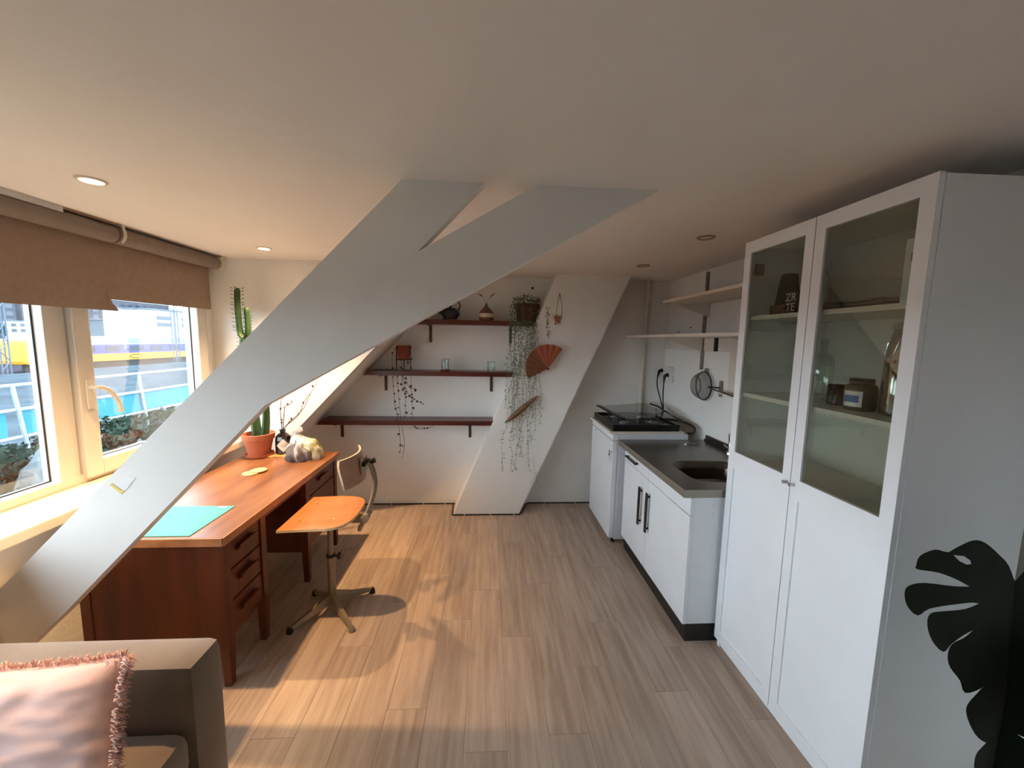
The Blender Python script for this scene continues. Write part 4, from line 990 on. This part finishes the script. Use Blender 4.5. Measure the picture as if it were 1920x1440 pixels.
for i in range(3):
    MB().box(1.26, 1.56, 1.20, 1.50 + .01 * i, SH1 + i * .012, SH1 + i * .012 + .006, ch=.002).build('metal_tray', 'tray_grey', label=('lowest', 'middle', 'topmost')[i] + ' grey baking tray of the stack in the glass cabinet', cat='tray', group='trays in the glass cabinet')
wb = thing('white_carton', (1.36, 1.13, SH1), 'white carton with a red mark in the glass cabinet', 'carton')
MB().box(1.30, 1.42, 1.06, 1.185, SH1, SH1 + .205, ch=.002).build('carton_body', 'paper_white', wb)
MB().box(1.2994, 1.2999, 1.135, 1.165, SH1 + .135, SH1 + .16).build('red_mark', 'red_ink', wb)
jj = thing('small_jar', (1.36, 1.43, SH2), 'small dark jam jar with black lid behind the glass door', 'jar')
MB().lathe((1.36, 1.43, SH2), [(.028, 0), (.033, .006), (.033, .055), (.028, .062)], 24).build('jar_body', 'jar_dark', jj, smooth=True)
MB().lathe((1.36, 1.43, SH2 + .062), [(.032, 0), (.032, .014), (.029, .016)], 24).build('lid', 'black_plastic', jj, smooth=True)
mj = thing('mustard_jar', (1.33, 1.305, SH2), 'wide brown stoneware jar with a blue label in the cabinet', 'jar')
MB().lathe((1.33, 1.305, SH2), [(.042, 0), (.047, .008), (.047, .075), (.042, .09), (.03, .096)], 28).build('jar_body', 'mustard_glass', mj, smooth=True)
MB().lathe((1.33, 1.305, SH2 + .095), [(.033, 0), (.036, .004), (.036, .014), (.033, .018)], 28).build('lid', 'mustard_glass', mj, smooth=True)
def wraplabel(parent, cx_, cy_, z0, z1, r_, a0_, a1_, mname, name):
    n_ = 8; vs = []
    for z in (z0, z1): vs += [(cx_ + r_ * math.cos(a0_ + (a1_ - a0_) * i / n_), cy_ + r_ * math.sin(a0_ + (a1_ - a0_) * i / n_), z) for i in range(n_ + 1)]
    return MB().add(vs, [(i, i + 1, n_ + 2 + i, n_ + 1 + i) for i in range(n_)]).build(name, mname, parent)
wl_ = wraplabel(mj, 1.33, 1.305, SH2 + .015, SH2 + .07, .0476, PI - .35, PI + .9, 'paper_label', 'paper_label')
wraplabel(mj, 1.33, 1.305, SH2 + .03, SH2 + .055, .0480, PI - .34, PI + .7, 'label_blue', 'blue_print')
cj = thing('clip_jar', (1.36, 1.19, SH2), 'tall clip-top glass jar with paper inside the cabinet', 'jar')
MB().lathe((1.36, 1.19, SH2), [(.001, .004), (.05, .002), (.056, .008), (.056, .225), (.045, .262), (.04, .285), (.037, .285), (.043, .26), (.053, .222), (.053, .012), (.001, .01)], 30, cap0=False, cap1=False).build('jar_wall', 'jar_glass', cj, smooth=True)
MB().lathe((1.36, 1.19, SH2 + .286), [(.044, 0), (.046, .006), (.04, .018), (.02, .024), (.001, .025)], 28).build('lid', 'jar_glass', cj, smooth=True)
MB().tube([(1.36 + .046 * math.cos(2 * PI * k_ / 28), 1.19 + .046 * math.sin(2 * PI * k_ / 28), SH2 + .262) for k_ in range(29)], .0018, 6).tube(bez([(1.315, 1.20, SH2 + .265), (1.304, 1.205, SH2 + .24), (1.302, 1.21, SH2 + .20), (1.304, 1.19, SH2 + .195), (1.304, 1.175, SH2 + .235), (1.316, 1.175, SH2 + .265)], 4), .0018, 6).build('wire_clip', 'chrome', cj)
blob((1.36, 1.19, SH2 + .012), (.046, .046, .125), sub=3, amp=.12, fold=7, flat=.8).build('crumpled_paper', 'paper_white', cj, smooth=True)
MB().box(1.309, 1.312, 1.18, 1.215, SH2 + .175, SH2 + .185).build('red_tag', 'red_ink', cj)
ca_ = thing('glass_carafe', (1.40, 1.555, SH2), 'clear glass stoppered bottle beside the small jam jar', 'bottle')
MB().lathe((1.40, 1.555, SH2), [(.001, .004), (.036, .002), (.04, .01), (.04, .15), (.034, .175), (.013, .20), (.011, .225), (.014, .228)], 26, cap0=False, cap1=False).build('bottle_wall', 'jar_glass', ca_, smooth=True)
MB().ball((1.40, 1.555, SH2 + .243), .015, 8).build('stopper', 'jar_glass', ca_, smooth=True)

# ------------------------------------------------------------------ sofa and cushion
so = thing('sofa', (-1.30, 0.35, 0), 'brown velvet sofa end with padded arm by the desk', 'sofa')
MB().box(-1.76, -0.848, 1.078, 1.212, 0.05, 0.602, ch=0.034).build('arm', 'sofa_velvet', so, smooth=True)
MB().box(-1.76, -0.865, -0.75, 1.078, 0.06, 0.27, ch=0.012).build('base', 'sofa_velvet', so, smooth=True)
MB().box(-1.55, -0.855, 0.16, 1.072, 0.272, 0.415, ch=0.04).build('seat_cushion', 'sofa_velvet', so, smooth=True)
MB().box(-1.55, -0.855, -0.75, 0.152, 0.272, 0.415, ch=0.04).build('seat_cushion', 'sofa_velvet', so, smooth=True)
MB().box(-1.78, -1.56, -0.75, 1.076, 0.272, 0.72, ch=0.05).build('backrest', 'sofa_velvet', so, smooth=True)
for x in (-1.70, -0.92):
    for y in (-0.68, 1.15): MB().cyl((x, y, 0), (x, y, 0.06), 0.018, 0.024, n=12).build('leg', 'black_plastic', so)
pw = thing('pillow', (-1.165, 0.93, 0.425), 'pale pink fringed cushion leaning on the sofa arm', 'cushion')
pc_, pu, pv = Vector((-1.135, 0.935, 0.575)), Vector((0.215, 0.01, 0.004)), Vector((-0.042, 0.075, 0.118))
pn = pu.cross(pv).normalized() * -1
if pn.y > 0: pn = -pn
n = 30; fr_, rr_ = [], []
from mathutils import noise as _n
for j in range(n + 1):
    for i in range(n + 1):
        u, v = -1 + 2 * i / n, -1 + 2 * j / n
        pin = 1 - 0.05 * (1 - abs(v)) * abs(u) ** 3 - 0.0
        base = pc_ + pu * u * (1 - .06 * (1 - v * v)) + pv * v * (1 - .06 * (1 - u * u))
        t_ = 0.065 * ((1 - u ** 4) * (1 - v ** 4)) ** 0.6
        wr = 0.008 * _n.noise(Vector((u * 3 + v * 2.2, v * 4.5 - u, 3))) + .005 * math.sin(9 * (v + .35 * u)) * max(0, u) * (1 - u * u)
        e = (1 - u * u) * (1 - v * v)
        fr_.append(base + pn * (t_ + wr * min(1, 4 * e))); rr_.append(base - pn * t_ * .75)
Wp = n + 1
q1 = [(j * Wp + i, j * Wp + i + 1, (j + 1) * Wp + i + 1, (j + 1) * Wp + i) for j in range(n) for i in range(n)]
pil = MB().add(fr_, q1).add(rr_, [tuple(reversed(f)) for f in q1]).build('cover', 'pillow_pink', pw, smooth=True)
fg = MB()
for side in range(4):
    for i in range(420):
        u = -1 + 2 * (i + random.random()) / 420
        a, b_ = ((u, 1), (1, u), (u, -1), (-1, u))[side]
        base = pc_ + pu * a * (1 - .06 * (1 - b_ * b_)) + pv * b_ * (1 - .06 * (1 - a * a)) + pn * random.uniform(-.012, .02)
        o_ = (pu.normalized() * (a if side in (1, 3) else random.uniform(-.5, .5)) + pv.normalized() * (b_ if side in (0, 2) else random.uniform(-.5, .5)) + pn * random.uniform(-.3, 1.0)).normalized()
        l_ = random.uniform(.010, .024)
        fg.tube([base, base + o_ * l_ * .6, base + o_ * l_ + Vector((0, 0, -.004))], [.0019, .0016, .0006], 4)
fg.build('fringe', 'fringe_pink', pw)['kind'] = 'stuff'

# ------------------------------------------------------------------ monstera
mp_ = thing('monstera', (1.40, 0.62, 0), 'large dark monstera with split leaves beside the glass cabinet', 'plant')
MB().lathe((1.40, 0.62, 0), [(.10, 0), (.12, .01), (.15, .26), (.155, .28), (.145, .28), (.138, .24)], 32).build('pot', 'pot_white', mp_, smooth=True)
MB().lathe((1.40, 0.62, .245), [(.138, -.005), (.138, 0), (.001, .008)], 24).build('soil', 'soil', mp_)
# outline of one half leaf in metres, from the leaf stalk, x toward the lobes, y down the midrib
half = [(0.0, 0.0), (.028, -.046), (.062, -.075), (.11, -.110), (.145, -.118), (.185, -.105), (.205, -.096), (.232, -.102), (.262, -.088), (.270, -.066), (.268, -.058), (.228, -.052), (.188, -.036), (.152, -.016),
        (.192, -.020), (.252, -.028), (.284, -.020), (.292, -.002), (.287, .026), (.268, .046), (.246, .030), (.205, .022), (.150, .020), (.124, .026),
        (.162, .034), (.216, .036), (.242, .042), (.247, .068), (.236, .104), (.212, .130), (.194, .112), (.166, .094), (.132, .082),
        (.160, .100), (.192, .114), (.200, .142), (.192, .170), (.165, .205), (.150, .236), (.104, .234), (.076, .222),
        (.105, .240), (.138, .268), (.138, .296), (.116, .338), (.088, .372), (.052, .396), (.03, .385),
        (.072, .405), (.088, .42), (.087, .455), (.07, .49), (.04, .525), (.0, .56)]
def soften(pts, n_=3):
    # round the outline but keep the narrow notches between the lobes crisp
    sharp = {0, len(pts) - 1, 13, 23, 32, 40, 47}
    out_ = []
    for i in range(len(pts) - 1):
        a_, b_, c_, d_ = (Vector(pts[max(i - 1, 0)]), Vector(pts[i]), Vector(pts[i + 1]), Vector(pts[min(i + 2, len(pts) - 1)]))
        if i in sharp: a_ = b_
        if i + 1 in sharp: d_ = c_
        for k_ in range(n_):
            t_ = k_ / n_
            q_ = 0.5 * ((2 * b_) + (c_ - a_) * t_ + (2 * a_ - 5 * b_ + 4 * c_ - d_) * t_ * t_ + (3 * b_ - a_ - 3 * c_ + d_) * t_ ** 3)
            out_.append((q_.x, q_.y))
    return out_ + [pts[-1]]
half = soften(half)
def monstera_leaf(origin, sx, down, out, scale=1.0, name='leaf'):
    """origin: stalk joint, sx: unit vector to the lobes, down: unit vector along the midrib, out: bulge direction"""
    mb_ = MB(); O = Vector(origin)
    hole = [(.194, -.090), (.168, -.086), (.150, -.074), (.148, -.066), (.160, -.066), (.180, -.076)]
    for sg in (1, -1):
        bm = bmesh.new()
        lo = [bm.verts.new((x, y, 0)) for x, y in half]
        es = [bm.edges.new((lo[i], lo[(i + 1) % len(lo)])) for i in range(len(lo))]
        hv_ = [bm.verts.new((x, y, 0)) for x, y in hole]
        es += [bm.edges.new((hv_[i], hv_[(i + 1) % len(hv_)])) for i in range(len(hv_))]
        bmesh.ops.triangle_fill(bm, edges=es, use_beauty=True)
        bmesh.ops.subdivide_edges(bm, edges=bm.edges[:], cuts=1)
        gg = bmesh.ops.extrude_face_region(bm, geom=bm.faces[:])
        for e_ in gg['geom']:
            if isinstance(e_, bmesh.types.BMVert): e_.co.z -= .0015
        for v_ in bm.verts:
            x, y, z = v_.co
            p_ = O + (sx * x * sg + down * y) * scale + out * (0.05 * math.sin(min(1, x / .3) * PI * .6) - 0.25 * x * x - .12 * y * y + z) * scale
            v_.co = p_
        mb_.bm(bm)
    return mb_.build(name, 'monstera', mp_, smooth=True)
L1 = monstera_leaf((1.192, .755, 1.036), Vector((-.98, .0, -.02)).normalized(), Vector((.10, -.03, -1)).normalized(), Vector((-.1, -1, .1)).normalized())
L2 = monstera_leaf((1.36, .70, .80), Vector((-.95, -.2, -.1)).normalized(), Vector((-.05, -.15, -1)).normalized(), Vector((-.2, -1, .2)).normalized(), .85)
L3 = monstera_leaf((1.50, .45, 1.12), Vector((.5, -.8, 0)).normalized(), Vector((.1, -.3, -.9)).normalized(), Vector((-.8, -.5, .3)).normalized(), .8)
for e_, md in (((1.192, .765, 1.036), (1.30, .72, .75)), ((1.36, .71, .80), (1.38, .68, .6)), ((1.50, .46, 1.12), (1.47, .55, .7))):
    MB().tube(bez([(1.40, .62, .25), md, Vector(md) + (Vector(e_) - Vector(md)) * .6 + Vector((.03, 0, .06)), e_], 6), .006, 8).build('stalk', 'monstera_stem', mp_, smooth=True)

# ------------------------------------------------------------------ outdoors, beyond the window
S('ground_road', MB().box(-31, -2.3, -40, 140, -1.4, -1.2), 'asphalt', 'grey road surface outside beyond the railing')
S('ground_railway', MB().box(-420, -31, -60, 520, -2.8, -2.5), 'ballast', 'grey ballast ground of the railway yard')
S('ground_bank', MB().prism([(-2.5, -1.2), (-2.5, -0.75), (-5.2, -0.55), (-5.9, -0.2), (-6.3, -0.2), (-6.6, -1.2)], 'y', -2, 16), 'bank_earth', 'earth bank outside under the window')
iv = MB(); random.seed(3)
for i in range(13000):
    x = random.uniform(-6.5, -5.35); y = random.uniform(2.5, 11.5)
    top = 0.16 + 0.08 * math.sin(y * 2.1) + 0.06 * math.sin(y * 5.3)
    z = -0.62 + random.random() ** .8 * (top + 0.62) * (1 if x < -5.8 else (x + 5.2) / -.6)
    s_ = random.uniform(.035, .07); c0 = Vector((x, y, z))
    a = random.uniform(0, 2 * PI); e1 = Vector((math.cos(a) * .4 , math.sin(a), random.uniform(-.4, .4))) * s_; e2 = Vector((-math.sin(a) * .3, math.cos(a) * .5, .8)) * s_ * .7
    iv.add([c0 - e1, c0 + e2, c0 + e1, c0 - e2], [(0, 1, 2), (0, 2, 3)])
iv.build('ivy_hedge', 'ivy', label='dark green ivy hedge outside below the railing', cat='hedge', kind='stuff')
blob((-5.50, 4.95, -0.55), (.14, .22, .40), sub=3, amp=.5, flat=.4, seed=2).build('boulder', 'rock', label='pale boulder lying among the ivy outside', cat='rock')
blob((-5.45, 6.3, -0.55), (.10, .16, .30), sub=3, amp=.5, flat=.4, seed=9).build('boulder', 'rock', label='smaller pale boulder among the ivy below the opening sash', cat='rock')
rl = thing('street_railing', (-6, 7, -0.2), 'white outdoor railing with pale blue panels', 'railing')
for z, r_ in ((0.88, .022), (0.565, .022), (0.21, .022)):
    MB().cyl((-6, 0, z), (-6, 14, z), r_, n=10).build('rail', 'rail_white', rl)
for y in (1.4, 3.3, 5.22, 7.0, 8.9, 10.8, 12.7):
    MB().cyl((-5.98, y + .12, -0.2), (-5.98, y, .90), .022, n=8).build('post', 'rail_white', rl)
    MB().box(-6.03, -6.015, y + .1, y + 1.85, 0.235, 0.54).build('panel', 'aqua_panel', rl)

tr = thing('passenger_train', (-46.4, 58, -2.5), 'yellow and blue passenger train on the railway outside', 'train')
TX0, TX1 = -47.8, -45.0
MB().box(TX0, TX1, 44.6, 82, -1.72, 0.42, ch=.06).build('body', 'train_blue', tr)
MB().prism([(TX0, .42), (TX1, .42), (TX1 - .25, .95), (TX1 - .9, 1.15), (TX0 + .9, 1.15), (TX0 + .25, .95)], 'y', 44.6, 82).build('roof', 'train_roof', tr)
MB().box(TX0 + .02, TX1 - .02, 40.6, 44.6, -1.72, .80, ch=.35).build('cab', 'train_yellow', tr)
MB().box(TX1 - .03, TX1 - .005, 43.2, 44.2, .05, .45).build('cab_window', 'train_glass', tr)
MB().box(TX1 - .03, TX1 - .005, 43.3, 44.3, -1.5, -1.2).build('step', 'train_under', tr)
MB().box(TX1, TX1 + .03, 44.6, 78, -1.70, -0.86).build('yellow_band', 'train_yellow', tr)
MB().box(TX1, TX1 + .03, 44.6, 82, .22, .36).build('white_stripe', 'train_white', tr)
for y in [45.6 + i * 3.1 for i in range(11)]:
    MB().box(TX1, TX1 + .02, y, y + 1.9, -.62, .02).build('window', 'train_glass', tr)
MB().box(TX1 + .03, TX1 + .04, 66, 71, -1.36, -1.06).build('vent_grille', 'train_under', tr)
MB().tube([(TX1 + .04, 52.6 + .55 * math.cos(a) * 1.6, -1.28 + .22 * math.sin(a)) for a in [2 * PI * i / 24 for i in range(25)]], .035, 4).build('logo_mark', 'train_under', tr)
text_part('2', .75, 'train_white', tr, Matrix(((0, 0, 1, TX1 + .03), (1, 0, 0, 51.2), (0, 1, 0, -.08), (0, 0, 0, 1))), 'class_number')
MB().box(TX0 + .3, TX1 - .1, 42.5, 82, -2.5, -1.72).build('undercarriage', 'train_under', tr)
for i, x in enumerate((-43.2, -41.7)):
    MB().box(x - .07, x + .07, -10, 120, -2.5, -2.32).build('track_rail', 'rail_white', label=('rail of the empty track next to the train', 'rail of the empty track next to the street')[i], cat='rail', group='railway rails')

def mast(x, y, h_, lab_):
    m_ = thing('lattice_mast', (x, y, -2.5), lab_, 'mast', 'railway masts')
    for dx in (-.16, .16):
        for dy in (-.3, .3): MB().box(x + dx - .035, x + dx + .035, y + dy - .035, y + dy + .035, -2.5, -2.5 + h_).build('upright', 'mast_steel', m_)
    n_ = int(h_ / .8)
    for i in range(n_):
        z = -2.5 + i * .8; s0 = 1 if i % 2 else -1
        MB().cyl((x + .16, y - .3 * s0, z), (x + .16, y + .3 * s0, z + .8), .03, n=5).build('brace', 'mast_steel', m_)
    MB().box(x - .05, x + .05, y - 6, y + .4, -2.5 + h_ * .72, -2.5 + h_ * .72 + .12).build('arm', 'mast_steel', m_)
mast(-40, 52.6, 13, 'steel lattice mast standing beyond the opening sash')
mast(-40, 34.6, 13, 'steel lattice mast near the nose of the train')

def house(x, y0, y1, z1, m_, lab_, rows, cols, wz0, wz1, roofm='house_roof', flat=True, name='apartment_block', depth=12):
    o = thing(name, (x - depth / 2, (y0 + y1) / 2, -2.5), lab_, 'building')
    MB().box(x - depth, x, y0, y1, -2.5, z1).build('walls', m_, o)
    if flat: MB().box(x - depth - .3, x + .3, y0 - .3, y1 + .3, z1, z1 + .35).build('roof', roofm, o)
    else: MB().prism([(x - depth - .5, z1), (x + .5, z1), (x - depth / 2, z1 + 4)], 'y', y0 - .3, y1 + .3).build('roof', roofm, o)
    for r_ in range(rows):
        for c_ in range(cols):
            cw = (y1 - y0) / cols; rh = (wz1 - wz0) / rows
            MB().box(x, x + .06, y0 + cw * (c_ + .22), y0 + cw * (c_ + .78), wz0 + rh * (r_ + .22), wz0 + rh * (r_ + .8)).build('window', 'house_window', o)
house(-200, 173, 186, 5.9, 'house_white', 'low white house with two rows of windows beyond the railway', 2, 4, .8, 5.4, name='white_house')
house(-210, 236, 262, 5.6, 'house_white', 'small white house partly hidden behind the train roof', 2, 5, .8, 5.2, name='white_house')
house(-90, 110.5, 136, 8.0, 'house_white', 'bright white flat-roofed office block behind the lattice mast', 2, 3, 3.2, 6.8, name='office_block')
house(-120, 130, 146, 5.6, 'house_teal', 'teal grey block between the pale houses', 1, 2, 1.0, 4.4)
house(-240, 150, 215, 17, 'house_grey', 'long grey terrace with pitched roof behind the low white house', 4, 12, 1, 16, flat=False)
house(-245, 222, 318, 23, 'house_grey', 'tall grey apartment row filling the view over the train', 5, 16, 1, 22, flat=False)
house(-200, 320, 420, 30, 'house_grey', 'high grey block furthest along the railway', 6, 14, 1, 28, flat=False)
for x, y, r_, lab_ in ((-62, 51, 3.0, 'round dark tree beside the train nose'), (-64, 45.5, 2.6, 'smaller dark tree next to the round one by the train nose'), (-108, 150, 5.5, 'tall dull tree beside the white office block')):
    t_ = thing('street_tree', (x, y, -2.5), lab_, 'tree')
    MB().cyl((x, y, -2.5), (x, y, -2.5 + r_), .18, .12, n=8).build('trunk', 'twig', t_)
    blob((x, y, -2.5 + r_ * .3), (r_ * .8, r_ * .8, r_ * 1.0), sub=4, amp=.5, flat=.9, seed=x).build('crown', 'tree_far', t_, smooth=True)
